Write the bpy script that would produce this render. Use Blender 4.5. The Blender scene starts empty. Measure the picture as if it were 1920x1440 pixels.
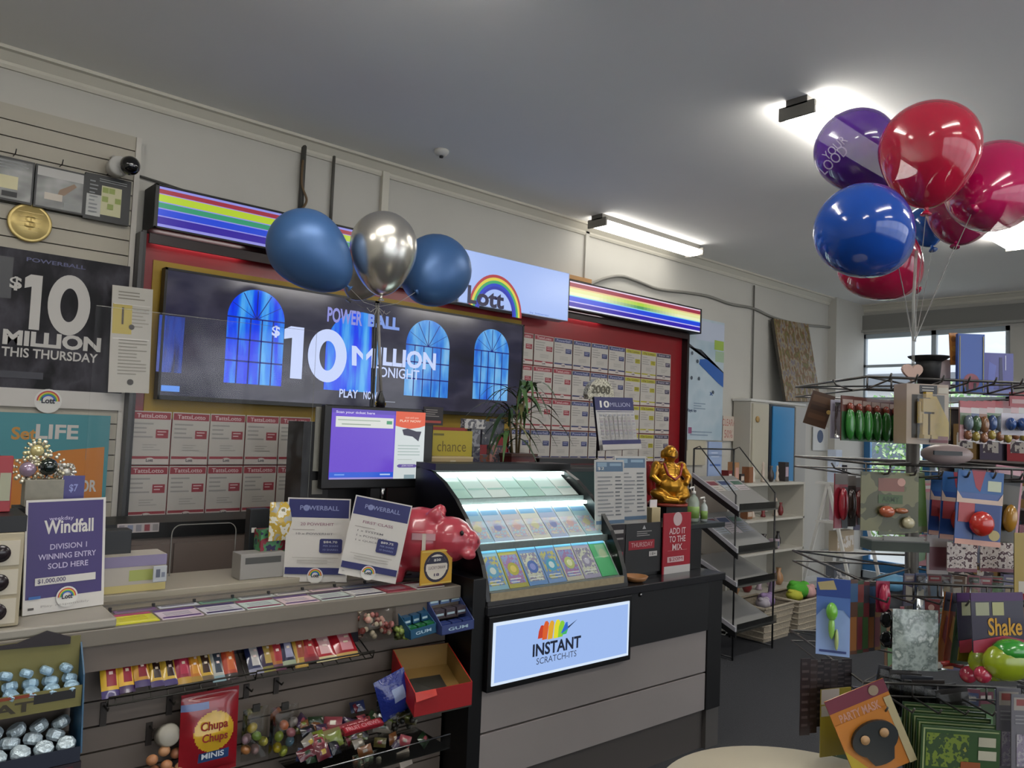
import bpy, math, random
from mathutils import Vector, Matrix
random.seed(7)
PI = math.pi
SC = bpy.context.scene
COL = SC.collection
# ---------------------------------------------------------------- camera
FPX = 1450.0
YAW, PIT, ROL = math.radians(41.85), math.radians(3.27), math.radians(2.27)
_f = Vector((math.sin(YAW)*math.cos(PIT), math.cos(YAW)*math.cos(PIT), math.sin(PIT)))
_r0 = Vector((math.cos(YAW), -math.sin(YAW), 0)); _u0 = _r0.cross(_f)
_r = _r0*math.cos(ROL) + _u0*math.sin(ROL); _u = _u0*math.cos(ROL) - _r0*math.sin(ROL)
EYE = Vector((0, 0, 1.6))
cam = bpy.data.cameras.new('camera'); camo = bpy.data.objects.new('camera', cam); COL.objects.link(camo)
cam.sensor_width = 36; cam.lens = FPX/1920*36; cam.clip_start = 0.05
camo.matrix_world = Matrix(((_r.x, _u.x, -_f.x, 0), (_r.y, _u.y, -_f.y, 0), (_r.z, _u.z, -_f.z, 1.6), (0, 0, 0, 1)))
SC.camera = camo
# ---------------------------------------------------------------- view, world
SC.view_settings.view_transform = 'Standard'; SC.view_settings.look = 'None'
SC.view_settings.exposure = 0.28; SC.view_settings.gamma = 1.0; SC.view_settings.use_curve_mapping = False
LAMP = 20.5            # emission of the ceiling tubes
SKY = 2.1
w = bpy.data.worlds.new('world'); SC.world = w; w.use_nodes = True
nt = w.node_tree; bg = nt.nodes['Background']
tc = nt.nodes.new('ShaderNodeTexCoord'); sp = nt.nodes.new('ShaderNodeSeparateXYZ'); cr = nt.nodes.new('ShaderNodeValToRGB')
nt.links.new(tc.outputs['Generated'], sp.inputs[0]); nt.links.new(sp.outputs[2], cr.inputs[0]); nt.links.new(cr.outputs[0], bg.inputs[0])
cr.color_ramp.elements[0].color = (.93, .96, 1, 1); cr.color_ramp.elements[1].color = (.7, .82, 1, 1); bg.inputs[1].default_value = SKY
# ---------------------------------------------------------------- projection helpers (metres)
def ray(px, py): return _r*((px-960)/FPX) + _u*((720-py)/FPX) + _f
def onY(px, py, y): d = ray(px, py); return EYE + d*(y/d.y)
def onX(px, py, x): d = ray(px, py); return EYE + d*(x/d.x)
def onZ(px, py, z): d = ray(px, py); return EYE + d*((z-1.6)/d.z)
def at(px, py, dep): return EYE + ray(px, py)*dep
CA = math.radians(-2.4)
CU = Vector((math.cos(CA), math.sin(CA), 0)); CV = Vector((-math.sin(CA), math.cos(CA), 0)); CO = Vector((3.61, 2.31, 0))
def cf(u, v, z): return CO + CU*(u-3.61) + CV*v + Vector((0, 0, z))
def cv(px, py, v):                    # on the counter-parallel plane at depth v, world
    d = ray(px, py); k = (v + CO.dot(CV))/d.dot(CV) if False else (v - (EYE-CO).dot(CV))/d.dot(CV); return EYE + d*k
def loc(p): q = p-CO; return Vector((q.dot(CU)+3.61, q.dot(CV), p.z))
# ---------------------------------------------------------------- materials
def s2l(c): return c/12.92 if c <= .04045 else ((c+.055)/1.055)**2.4
def hexc(h):
    if isinstance(h, str): return tuple(s2l(int(h[i:i+2], 16)/255) for i in (0, 2, 4))
    return h
MC = {}
SCR_K = .82            # brightness of lit signs and screens
ALB = .80               # reflectance scale of the paints and papers
def M(h, rough=.55, metal=0, noise=0, scale=30, coat=0, trans=0, alpha=1, bump=0, spec=.5):
    k = (h, rough, metal, noise, scale, coat, trans, alpha, bump, spec)
    if k in MC: return MC[k]
    m = bpy.data.materials.new('surface_'+str(h)); m.use_nodes = True; n = m.node_tree; b = n.nodes['Principled BSDF']
    c = hexc(h)
    if isinstance(h, str): c = tuple(q*ALB for q in c)
    b.inputs['Base Color'].default_value = (*c, 1); b.inputs['Roughness'].default_value = rough
    b.inputs['Metallic'].default_value = metal; b.inputs['Coat Weight'].default_value = coat; b.inputs['Coat Roughness'].default_value = .05
    b.inputs['Transmission Weight'].default_value = trans; b.inputs['Alpha'].default_value = alpha; b.inputs['Specular IOR Level'].default_value = spec
    if noise or bump:
        t = n.nodes.new('ShaderNodeTexCoord'); x = n.nodes.new('ShaderNodeTexNoise'); x.inputs['Scale'].default_value = scale; x.inputs['Detail'].default_value = 3
        n.links.new(t.outputs['Object'], x.inputs['Vector'])
        if noise:
            mx = n.nodes.new('ShaderNodeMix'); mx.data_type = 'RGBA'
            mx.inputs[6].default_value = (*[max(0, a*(1-noise)) for a in c], 1); mx.inputs[7].default_value = (*[min(1, a*(1+noise)) for a in c], 1)
            n.links.new(x.outputs[0], mx.inputs[0]); n.links.new(mx.outputs[2], b.inputs['Base Color'])
        if bump:
            bp = n.nodes.new('ShaderNodeBump'); bp.inputs['Strength'].default_value = bump; bp.inputs['Distance'].default_value = .01
            n.links.new(x.outputs[0], bp.inputs['Height']); n.links.new(bp.outputs[0], b.inputs['Normal'])
    MC[k] = m; return m
def E(h, st=1.0):
    k = ('e', h, st)
    if k in MC: return MC[k]
    m = bpy.data.materials.new('light_'+str(h)); m.use_nodes = True; n = m.node_tree; b = n.nodes['Principled BSDF']
    b.inputs['Base Color'].default_value = (0.01, .01, .01, 1); b.inputs['Roughness'].default_value = .25
    b.inputs['Emission Color'].default_value = (*hexc(h), 1); b.inputs['Emission Strength'].default_value = st*(SCR_K if st < 1.5 else 1)
    MC[k] = m; return m
def multi(name, cols, scale=(20, 20, 20), rough=.4, emit=0, detail=2, coat=0, sharp=True):
    """printed multicolour artwork: noise through a colour ramp"""
    k = ('m', name)
    if k in MC: return MC[k]
    m = bpy.data.materials.new(name); m.use_nodes = True; n = m.node_tree; b = n.nodes['Principled BSDF']
    t = n.nodes.new('ShaderNodeTexCoord'); mp = n.nodes.new('ShaderNodeMapping'); x = n.nodes.new('ShaderNodeTexNoise'); r = n.nodes.new('ShaderNodeValToRGB')
    mp.inputs['Scale'].default_value = scale; x.inputs['Scale'].default_value = 1; x.inputs['Detail'].default_value = detail
    n.links.new(t.outputs['Object'], mp.inputs[0]); n.links.new(mp.outputs[0], x.inputs['Vector']); n.links.new(x.outputs[0], r.inputs[0])
    el = r.color_ramp.elements; r.color_ramp.interpolation = 'CONSTANT' if sharp else 'LINEAR'
    N = len(cols)
    pos = [0 if i == 0 else .32+.36*(i-1)/max(1, N-2) for i in range(N)]
    el[0].position = 0; el[0].color = (*[q*(1 if emit else ALB) for q in hexc(cols[0])], 1); el[1].position = pos[1]; el[1].color = (*[q*(1 if emit else ALB) for q in hexc(cols[1])], 1)
    for i in range(2, N): e = el.new(pos[i]); e.color = (*[q*(1 if emit else ALB) for q in hexc(cols[i])], 1)
    b.inputs['Roughness'].default_value = rough; b.inputs['Coat Weight'].default_value = coat
    if emit:
        b.inputs['Base Color'].default_value = (.01, .01, .01, 1); n.links.new(r.outputs[0], b.inputs['Emission Color']); b.inputs['Emission Strength'].default_value = emit*SCR_K
    else: n.links.new(r.outputs[0], b.inputs['Base Color'])
    MC[k] = m; return m
def clear(name='clear_acrylic', tint=(1, 1, 1), gloss=.12, rough=.03):
    if name in MC: return MC[name]
    m = bpy.data.materials.new(name); m.use_nodes = True; n = m.node_tree; n.nodes.remove(n.nodes['Principled BSDF'])
    o = n.nodes['Material Output']; a = n.nodes.new('ShaderNodeBsdfTransparent'); g = n.nodes.new('ShaderNodeBsdfGlossy'); x = n.nodes.new('ShaderNodeMixShader')
    lw = n.nodes.new('ShaderNodeLayerWeight'); lw.inputs[0].default_value = gloss
    a.inputs[0].default_value = (*tint, 1); g.inputs['Roughness'].default_value = rough
    n.links.new(lw.outputs['Fresnel'], x.inputs[0]); n.links.new(a.outputs[0], x.inputs[1]); n.links.new(g.outputs[0], x.inputs[2]); n.links.new(x.outputs[0], o.inputs[0])
    MC[name] = m; return m
ACR = clear(); BAG = clear('clear_bag_film', (.92, .92, .9), .25, .12)
BLACK = M('0b0b0c', .35); DARK = M('1b1b1d', .5); WHITE = M('dcdad4', .5); PAPER = M('d8d4cc', .6); CHROME = M('a8a8a8', .25, 1)
# ---------------------------------------------------------------- mesh builder
class B:
    def __init__(s): s.v = []; s.f = []; s.m = []; s.s = []; s.mats = []
    def mi(s, m):
        if m not in s.mats: s.mats.append(m)
        return s.mats.index(m)
    def add(s, vs, fs, m, smooth=False, X=None):
        o = len(s.v); i = s.mi(m) if not isinstance(m, list) else None
        s.v += [tuple(X @ Vector(q)) if X else tuple(q) for q in vs]
        for j, q in enumerate(fs):
            s.f.append([a+o for a in q]); s.m.append(i if i is not None else s.mi(m[j])); s.s.append(smooth)
        return s
    def box(s, x0, x1, y0, y1, z0, z1, m, X=None):
        return s.add([(x0, y0, z0), (x1, y0, z0), (x1, y1, z0), (x0, y1, z0), (x0, y0, z1), (x1, y0, z1), (x1, y1, z1), (x0, y1, z1)],
                     [(0, 3, 2, 1), (4, 5, 6, 7), (0, 1, 5, 4), (1, 2, 6, 5), (2, 3, 7, 6), (3, 0, 4, 7)], m, X=X)
    def poly(s, pts, m): return s.add(pts, [tuple(range(len(pts)))], m)
    def prism(s, pts, d, m):               # planar polygon extruded by vector d
        n = len(pts); d = Vector(d); a = [Vector(p) for p in pts]
        return s.add(a+[p+d for p in a], [tuple(range(n))[::-1], tuple(range(n, 2*n))]+[(i, (i+1) % n, n+(i+1) % n, n+i) for i in range(n)], m)
    def tube(s, pts, r, m, n=6):
        P = [Vector(p) for p in pts]; vs = []; fs = []; up = None
        for i, p in enumerate(P):
            t = (P[min(i+1, len(P)-1)]-P[max(i-1, 0)]).normalized()
            if up is None: up = t.orthogonal().normalized()
            up = (up - t*up.dot(t)).normalized(); sd = t.cross(up)
            rr = r[i] if isinstance(r, (list, tuple)) else r
            for k in range(n): a = 2*PI*k/n; vs.append(p+up*math.cos(a)*rr+sd*math.sin(a)*rr)
        for i in range(len(P)-1):
            for k in range(n): fs.append((i*n+k, i*n+(k+1) % n, (i+1)*n+(k+1) % n, (i+1)*n+k))
        fs += [tuple(range(n))[::-1], tuple(range((len(P)-1)*n, len(P)*n))]
        return s.add(vs, fs, m, n > 4)
    def lathe(s, prof, m, n=24, X=None):
        vs = []; fs = []
        for r, z in prof:
            for k in range(n): a = 2*PI*k/n; vs.append((r*math.cos(a), r*math.sin(a), z))
        for i in range(len(prof)-1):
            for k in range(n): fs.append((i*n+k, i*n+(k+1) % n, (i+1)*n+(k+1) % n, (i+1)*n+k))
        if prof[0][0] > 1e-4: fs.append(tuple(range(n))[::-1])
        if prof[-1][0] > 1e-4: fs.append(tuple(range((len(prof)-1)*n, len(prof)*n)))
        return s.add(vs, fs, m, True, X)
    def ell(s, c, r, m, n=14, X=None):
        if not isinstance(r, (tuple, list)): r = (r, r, r)
        h = n//2+1; vs = []; fs = []
        for i in range(h+1):
            t = PI*i/h
            for k in range(n): a = 2*PI*k/n; vs.append((c[0]+r[0]*math.sin(t)*math.cos(a), c[1]+r[1]*math.sin(t)*math.sin(a), c[2]-r[2]*math.cos(t)))
        for i in range(h):
            for k in range(n): fs.append((i*n+k, i*n+(k+1) % n, (i+1)*n+(k+1) % n, (i+1)*n+k))
        return s.add(vs, fs, m, True, X)
    def pillow(s, w, h, t, mf, nu=8, nv=10, crimp=.06, X=None):
        """sealed pouch, x in [-w/2,w/2], z in [-h/2,h/2], bulging to -y and +y; mf(u,v)->material (v down)"""
        vs = []; fs = []; ms = []
        for sd in (-1, 1):
            for j in range(nv+1):
                for i in range(nu+1):
                    u = i/nu; v = j/nv
                    e = max(0, min(1, (min(v, 1-v)-crimp)/(0.5-crimp)))
                    b = (1-abs(2*u-1)**3)*(e**.5 if e > 0 else 0)
                    b *= 1+.12*math.sin(7*u+5*v)*math.sin(9*v-3*u)
                    vs.append(((u-.5)*w*(1-.05*b), sd*(t/2*b+.0006), (.5-v)*h))
        N = (nu+1)*(nv+1)
        for sd in (0, 1):
            for j in range(nv):
                for i in range(nu):
                    a = sd*N+j*(nu+1)+i; q = (a, a+nu+1, a+nu+2, a+1)
                    fs.append(q if sd == 0 else q[::-1]); ms.append(mf((i+.5)/nu, (j+.5)/nv))
        return s.add(vs, fs, ms, True, X)
    def text(s, st, x0, z0, x1, z1, y, m, bold=.02, rot=None, fit=True):
        """lettering filling the rectangle x0..x1, z0(bottom)..z1(top) at depth y, facing -y"""
        vs, fs, (ax, ay, bx, by) = glyphs(st, bold)
        kx = (x1-x0)/max(1e-6, bx-ax); kz = (z1-z0)/max(1e-6, by-ay)
        P = [((p[0]-ax)*kx+x0, y, (p[1]-ay)*kz+z0) for p in vs]
        return s.add(P, fs, m)
    def build(s, name, parent=None, X=None, label=None, cat=None, group=None, kind=None, bevel=0):
        me = bpy.data.meshes.new(name); me.from_pydata(s.v, [], s.f)
        for m in s.mats: me.materials.append(m)
        me.polygons.foreach_set('material_index', s.m); me.polygons.foreach_set('use_smooth', s.s); me.update()
        o = bpy.data.objects.new(name, me); COL.objects.link(o)
        if parent: o.parent = parent
        if X is not None: o.matrix_local = X
        if bevel:
            b = o.modifiers.new('bevel', 'BEVEL'); b.width = bevel; b.segments = 2; b.limit_method = 'ANGLE'
        return tag(o, label, cat, group, kind)
def tag(o, label=None, cat=None, group=None, kind=None):
    if label: o['label'] = label
    if cat: o['category'] = cat
    if group: o['group'] = group
    if kind: o['kind'] = kind
    return o
def T(name, label, cat, group=None, X=None):
    o = bpy.data.objects.new(name, None); o.empty_display_size = .05; COL.objects.link(o)
    if X is not None: o.matrix_world = X
    return tag(o, label, cat, group)
def dup(o, parent=None):
    c = o.copy(); COL.objects.link(c)
    if parent: c.parent = parent
    for ch in list(o.children): dup(ch, c)
    return c
GL = {}
def glyphs(st, bold):
    k = (st, bold)
    if k in GL: return GL[k]
    cu = bpy.data.curves.new('t', 'FONT'); cu.body = st; cu.size = 1; cu.resolution_u = 3; cu.offset = bold
    o = bpy.data.objects.new('t', cu); COL.objects.link(o)
    bpy.context.view_layer.update()
    me = bpy.data.meshes.new_from_object(o.evaluated_get(bpy.context.evaluated_depsgraph_get()))
    vs = [tuple(v.co) for v in me.vertices]; fs = [tuple(p.vertices) for p in me.polygons]
    bpy.data.objects.remove(o); bpy.data.curves.remove(cu); bpy.data.meshes.remove(me)
    xs = [v[0] for v in vs] or [0, 1]; ys = [v[1] for v in vs] or [0, 1]
    GL[k] = (vs, fs, (min(xs), min(ys), max(xs), max(ys))); return GL[k]
def frame(o, ex, ez):
    ex = ex.normalized(); ey = ez.cross(ex).normalized(); ez = ex.cross(ey)
    return Matrix(((ex.x, ey.x, ez.x, o.x), (ex.y, ey.y, ez.y, o.y), (ex.z, ey.z, ez.z, o.z), (0, 0, 0, 1)))
def TR(x, y, z, rz=0, rx=0, ry=0): return Matrix.Translation((x, y, z)) @ Matrix.Rotation(rz, 4, 'Z') @ Matrix.Rotation(ry, 4, 'Y') @ Matrix.Rotation(rx, 4, 'X')
def CX(u, v, z, rz=0): p = cf(u, v, z); return Matrix.Translation(p) @ Matrix.Rotation(CA+rz, 4, 'Z')
class Panel:
    """flat printed thing: origin bottom-left of its face, x right, z up, face towards -y. Print laid out on its own plane."""
    def __init__(s, TL, TRt, BL, th=.004, m=None, edge=None):
        ex = TRt-TL; s.w = ex.length; ex = ex/s.w; up = TL-BL; up = up-ex*up.dot(ex); s.h = up.length
        s.X = frame(TL-up, ex, up); s.I = s.X.inverted(); s.b = B(); s.L = 0; s.th = th
        m = m or PAPER
        s.b.box(0, s.w, 0, th, 0, s.h, edge or m); s.lay(); s.b.poly([(0, s.y, 0), (s.w, s.y, 0), (s.w, s.y, s.h), (0, s.y, s.h)], m)
    def lay(s): s.L += 1; s.y = -.0004*s.L; return s
    def uv(s, px, py):                      # a point of the picture -> the spot on this panel
        o = s.I @ EYE; d = s.I.to_3x3() @ ray(px, py); k = -o.y/d.y; return o.x+d.x*k, o.z+d.z*k
    def R(s, u0, v0, u1, v1, m):            # fractions, v down
        s.lay(); x0, x1, z1, z0 = u0*s.w, u1*s.w, (1-v0)*s.h, (1-v1)*s.h
        s.b.poly([(x0, s.y, z0), (x1, s.y, z0), (x1, s.y, z1), (x0, s.y, z1)], m); return s
    def Rp(s, x0, y0, x1, y1, m):
        a = s.uv(x0, y0); c = s.uv(x1, y1); return s.R(a[0]/s.w, 1-a[1]/s.h, c[0]/s.w, 1-c[1]/s.h, m)
    def lines(s, u0, v0, u1, v1, n, m, k=.35):
        s.lay()
        for i in range(n):
            a = v0+(v1-v0)*i/n; e = u1-(u1-u0)*random.choice((0, 0, .08, .2, .35)); x0, x1, z1, z0 = u0*s.w, e*s.w, (1-a)*s.h, (1-a-(v1-v0)/n*k)*s.h
            s.b.poly([(x0, s.y, z0), (x1, s.y, z0), (x1, s.y, z1), (x0, s.y, z1)], m)
        return s
    def P(s, pts, m):
        s.lay(); s.b.poly([(u*s.w, s.y, (1-v)*s.h) for u, v in pts][::-1] if False else [(u*s.w, s.y, (1-v)*s.h) for u, v in pts], m); return s
    def Pp(s, pts, m): s.lay(); s.b.poly([(a, s.y, b) for a, b in (s.uv(*p) for p in pts)], m); return s
    def C(s, u, v, r, m, n=24, ry=None):
        s.lay(); ry = ry or r; s.b.poly([(u*s.w+r*s.w*math.cos(2*PI*k/n), s.y, (1-v)*s.h+ry*s.w*math.sin(2*PI*k/n)) for k in range(n)], m); return s
    def arc(s, u, v, r0, r1, m, a0=0, a1=180, n=18, sx=1):
        s.lay(); vs = []; 
        for k in range(n+1):
            a = math.radians(a0+(a1-a0)*k/n)
            for r in (r0, r1): vs.append((u*s.w+r*s.w*math.cos(a)*sx, s.y, (1-v)*s.h+r*s.w*math.sin(a)))
        s.b.add(vs, [(2*k, 2*k+1, 2*k+3, 2*k+2) for k in range(n)], m); return s
    def t(s, st, u0, v0, u1, v1, m, bold=.02):
        s.lay(); s.b.text(st, u0*s.w, (1-v1)*s.h, u1*s.w, (1-v0)*s.h, s.y, m, bold); return s
    def tp(s, st, x0, y0, x1, y1, m, bold=.02):
        a = s.uv(x0, y0); c = s.uv(x1, y1); return s.t(st, a[0]/s.w, 1-a[1]/s.h, c[0]/s.w, 1-c[1]/s.h, m, bold)
    def done(s, name, label=None, cat=None, group=None, parent=None, kind=None):
        X = s.X if parent is None else parent.matrix_world.inverted() @ s.X
        return s.b.build(name, parent, X, label, cat, group, kind)
def wallp(x0, y0, x1, y1, Y=4.18, **k):    # upright panel parallel to the back wall
    a = onY(x0, y0, Y); c = onY(x1, y1, Y)
    return Panel(Vector((a.x, Y, a.z)), Vector((c.x, Y, a.z)), Vector((a.x, Y, c.z)), **k)
def wallr(X0, Z1, X1, Z0, Y=4.18, **k): return Panel(Vector((X0, Y, Z1)), Vector((X1, Y, Z1)), Vector((X0, Y, Z0)), **k)
RB = ['b0304a', 'd8d030', '2f9f6a', '1e4fd8', '3a1a9c']
def logo(p, u, v, r, small=True):
    """little rainbow arch with the word below it"""
    p.C(u, v, r*1.12, WHITE)
    for i, c in enumerate(['c03040', 'd8c030', '3a9a58', '2a50c0']): p.arc(u, v, r*(.95-.12*i), r*(.83-.12*i), M(c, .5), 0, 180)
    p.t('Lott', u-r*.55, v-r*.30*p.w/p.h, u+r*.55, v+r*.22*p.w/p.h, M('15152a', .5), .03)
# ================================================================ THE ROOM
WALLM = M('c9c6bd', .75, noise=.05, scale=3, bump=.05); CEILM = M((.88, .87, .85), .85, noise=.04, scale=1.5)
YW, XR, ZC, XL, YN = 4.2, 9.35, 3.25, -2.6, -3.6
b = B(); b.box(XL, XR+.15, YN, YW, -.06, 0, M('323337', .95, noise=.25, scale=120, bump=.3)); b.build('floor', kind='structure')
b = B(); b.box(XL, XR, YN, YW, ZC, ZC+.08, CEILM); b.build('ceiling', kind='structure')
b = B(); b.box(XL, XR+.15, YW, YW+.12, 0, ZC, WALLM); b.build('wall_back', kind='structure')
b = B(); b.box(XL-.12, XL, YN, YW, 0, ZC, WALLM); b.build('wall_left', kind='structure')
b = B()
for xa, xb, za, zb in ((XL, -1.6, 0, ZC), (8.6, XR, 0, ZC), (-1.6, 8.6, 0, .35), (-1.6, 8.6, 2.95, ZC)): b.box(xa, xb, YN-.12, YN, za, zb, WALLM)  # wide opening cut for the added window that lets daylight in
b.build('wall_front', kind='structure')
# right wall with the shop-front opening
y0, y1, zt = 2.56, 4.14, 2.90
b = B(); b.box(XR, XR+.15, YN, y0, 0, ZC, WALLM); b.box(XR, XR+.15, y1, YW, 0, ZC, WALLM); b.box(XR, XR+.15, y0, y1, zt, ZC, WALLM); b.build('wall_right', kind='structure')
CORN = M('d8d3c4', .6)
def cornice(nm, p0, p1, nrm):
    b = B(); prof = [(0, 0), (0, -.085), (.012, -.085), (.02, -.07), (.02, -.055), (.055, -.02), (.075, -.016), (.075, 0)]
    a = [Vector(p0)+Vector(nrm)*r+Vector((0, 0, z)) for r, z in prof]; b.prism(a, Vector(p1)-Vector(p0), CORN); b.build(nm, kind='structure')
cornice('trim_1', (XL, YW, ZC), (XR, YW, ZC), (0, -1, 0)); cornice('trim_2', (XR, YN, ZC), (XR, YW, ZC), (-1, 0, 0))
b = B(); b.box(8.63, XR, 4.10, YW, 0, ZC-.001, WALLM); b.build('wall_back_pier', kind='structure')
b = B(); b.box(-2.5, 8.6, 4.185, 4.2, 0, .1, WHITE); b.build('baseboard_back', kind='structure')
b = B(); b.box(9.3, XR, 1.9, 4.1, 2.93, 3.12, M('8b8984', .6)); b.box(9.27, 9.3, 1.9, 4.1, 2.915, 2.94, M('a9a7a0', .5)); b.build('trim_3', kind='structure')     # roller shutter box
# shop-front: frames and panes
FR = M('b9c4cc', .4); FB = M('3c7fb8', .4)
wf = B(); F0, F1 = XR+.03, XR+.09
for ya, yb, za, zb in [(y0, y1, zt-.05, zt), (y0, y0+.05, 0, zt), (y1-.05, y1, 0, zt), (y0, y1, 0, .08), (y0, y1, 2.08, 2.14), (3.30, 3.35, 0, zt), (y0, y1, 2.50, 2.53)]: wf.box(F0, F1, ya, yb, za, zb, FR)
w2 = B()
for k in range(7): w2.box(-1.6+1.69*k, -1.54+1.69*k, YN-.08, YN-.02, .35, 2.95, FR)
w2.box(-1.6, 8.6, YN-.08, YN-.02, .35, .40, FR); w2.box(-1.6, 8.6, YN-.08, YN-.02, 2.90, 2.95, FR); w2.build('added_light_window', kind='structure')  # unseen glazing added behind the viewpoint so daylight brightens the ceiling
win = wf.build('window_1', kind='structure')
for ya, yb, za, zb in [(y0+.05, 3.30, 2.14, zt-.05), (3.35, y1-.05, 2.14, zt-.05), (y0+.05, 3.30, .08, 2.08)]:
    b = B(); b.box(XR+.055, XR+.06, ya, yb, za, zb, ACR); b.build('pane', win)
b = B()
for ya, yb, za, zb in [(3.36, 3.43, .09, 2.07), (4.02, 4.09, .09, 2.07), (3.43, 4.02, 2.0, 2.07), (3.43, 4.02, .09, .22), (3.43, 4.02, 1.0, 1.06)]: b.box(XR+.02, XR+.07, ya, yb, za, zb, FB)
dr = b.build('door_1', kind='structure')
b = B(); b.box(XR+.04, XR+.045, 3.43, 4.02, .22, 2.0, ACR); b.build('pane', dr)
b = B(); b.tube([(XR-.01, 3.47, .95), (XR-.05, 3.47, .95), (XR-.05, 3.47, 1.25), (XR-.01, 3.47, 1.25)], .01, CHROME); b.build('door_handle', dr)
# outside
b = B(); b.box(-14, 40, -24, -3.72, -.2, -.06, M('f0eee8', .9, noise=.05, scale=4)); b.box(XR+.15, 40, -3.72, 22, -.2, -.06, M('b8b6b0', .9, noise=.1, scale=4)); b.build('trim_4', label='pale concrete footpath and road outside the shop front', kind='structure')  # ground behind the viewpoint whitened to bounce daylight up to the ceiling
def shrub(name, lab, c, r, cols, n=900, cat='tree', trunk=True):
    t = T(name, lab, cat, None, Matrix.Translation((c[0], c[1], -.06)))
    b = B(); rnd = random.Random(int(c[1]*10)); lm = [M(h, .6) for h in cols]
    for i in range(n):
        a, e = rnd.uniform(0, 2*PI), rnd.uniform(-1, 1); q = rnd.random()**.33; s = rnd.uniform(.05, .1)
        p = Vector((math.cos(a)*math.sqrt(1-e*e)*r[0]*q, math.sin(a)*math.sqrt(1-e*e)*r[1]*q, c[2]+e*r[2]*q))
        d = Vector([rnd.uniform(-1, 1) for _ in range(3)]).normalized(); o = d.orthogonal()*s*.5
        b.poly([p, p+d*s*.5+o, p+d*s, p+d*s*.5-o], rnd.choice(lm))
    b.build('foliage', t, kind='stuff')
    if trunk: b = B(); b.tube([(0, 0, 0), (.05, 0, c[2]*.5), (0, .05, c[2])], [.12, .09, .05], M('5a4a3a', .8)); b.build('trunk', t)
shrub('street_tree', 'leafy pale green tree seen through the shop window', (16.5, 5.0, 2.0), (1.6, 2.4, 1.0), ['9fc080', '6f9a58', 'c8dca8', '4f7a40'], 3200)
shrub('hedge', 'bright green hedge low beyond the shop door glass', (13.0, 4.9, .75), (.8, 2.4, .72), ['8fb068', '5f8a48', 'b8d090'], 3600, 'hedge', False)
t = T('building', 'white building with a dark fascia across the street', 'building', None, Matrix.Translation((24, 6, -.06)))
b = B(); b.box(0, 5, -9, 9, 0, 6.5, M('dfe2e4', .7)); b.build('wall', t)
b = B(); b.box(-.6, 0, -9, 9, 3.3, 3.7, M('70757a', .6)); b.build('fascia', t)
for i in range(6): b = B(); b.box(-.03, 0, -8+2.8*i, -6.2+2.8*i, .8, 2.6, M('50606c', .2)); b.build('window', t)
# ---- ceiling lights
def batten(x0, x1, y, lab, k=1.0):
    t = T('fluorescent_light', lab, 'ceiling light', 'fluorescent battens', Matrix.Translation(((x0+x1)/2, y, ZC))); L = (x1-x0)/2
    b = B(); b.box(-L, L, -.055, .055, -.038, 0, M('6d6a64', .5)); b.build('housing', t)
    b = B(); pr = [(-.05, -.036), (-.09, -.058), (-.085, -.078), (-.04, -.092), (.04, -.092), (.085, -.078), (.09, -.058), (.05, -.036)]
    b.prism([(-L+.015, y_, z_) for y_, z_ in pr], (2*L-.03, 0, 0), E((1, .965, .9), LAMP*k)); b.build('diffuser', t)
    for s in (-1, 1): b = B(); b.box(s*L-.015 if s > 0 else -L, L if s > 0 else -L+.015, -.092, .092, -.094, -.03, M('8f8b82', .5)); b.build('end_cap', t)
batten(4.32, 5.6, 3.93, 'fluorescent batten on the ceiling beside the back wall, above the right rainbow sign', .27)
batten(3.42, 4.68, 1.84, 'fluorescent batten on the ceiling behind the purple balloon')
batten(5.75, 6.95, 1.84, 'fluorescent batten on the ceiling at the right edge, past the magenta balloon')
for i, (x, y, w_) in enumerate([(-1.5, 1.84, 'left of the viewpoint, near the counter'), (.5, 1.84, 'overhead, above the counter front'), (-1.5, -.6, 'behind the viewpoint, far left'), (.85, -.6, 'behind the viewpoint, mid left'), (3.42, -.6, 'behind the viewpoint, mid right'), (5.75, -.6, 'behind the viewpoint, towards the street'), (.85, -2.6, 'at the back of the shop')]): batten(x, x+1.25, y, 'fluorescent batten on the ceiling '+w_)  # extra battens added out of view to raise the ambient light
for i, (px, py, lab) in enumerate([(828, 282, 'small white smoke detector on the ceiling above the silver balloon')]):
    p = onZ(px, py, ZC); t = T('smoke_detector', lab, 'detector', None, Matrix.Translation(p))
    b = B(); b.lathe([(.045, 0), (.045, -.012), (.03, -.03), (.01, -.034)], WHITE, 20); b.build('base', t); b = B(); b.lathe([(.012, -.03), (.012, -.045), (.001, -.047)], DARK, 12); b.build('sensor', t)
# ---- conduits and cables on the back wall
def conduit(px0, py0, px1, py1, r, m, lab, nm='conduit'):
    a = onY(px0, py0, 4.17); c = onY(px1, py1, 4.17); x = a.x
    b = B(); b.tube([(x, 4.18, a.z), (x, 4.18, c.z)], r, m, 8)
    tag(b.build(nm), lab, 'pipe')
conduit(572, 268, 566, 400, .016, M('4c4a45', .6), 'thick dark conduit running down from the cornice above the left blue balloon')
conduit(628, 292, 626, 420, .010, M('5c5953', .6), 'thin dark conduit to the right of the thick one')
conduit(1416, 535, 1405, 750, .008, M('6b6962', .6), 'thin grey conduit down the wall above the white cupboard')
a = onY(725, 322, 4.17); c = onY(722, 470, 4.17); b = B(); b.box(a.x-.025, a.x+.025, 4.17, 4.199, c.z-.2, a.z, CORN); tag(b.build('wall_batten'), 'cream timber cover strip above the silver balloon', 'batten')
a = onY(1104, 440, 4.17); c = onY(1104, 535, 4.17); b = B(); b.box(a.x-.02, a.x+.02, 4.18, 4.199, c.z, a.z+.12, WALLM); tag(b.build('wall_batten'), 'pale timber strip on the wall left of the looping cable', 'batten')
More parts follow.
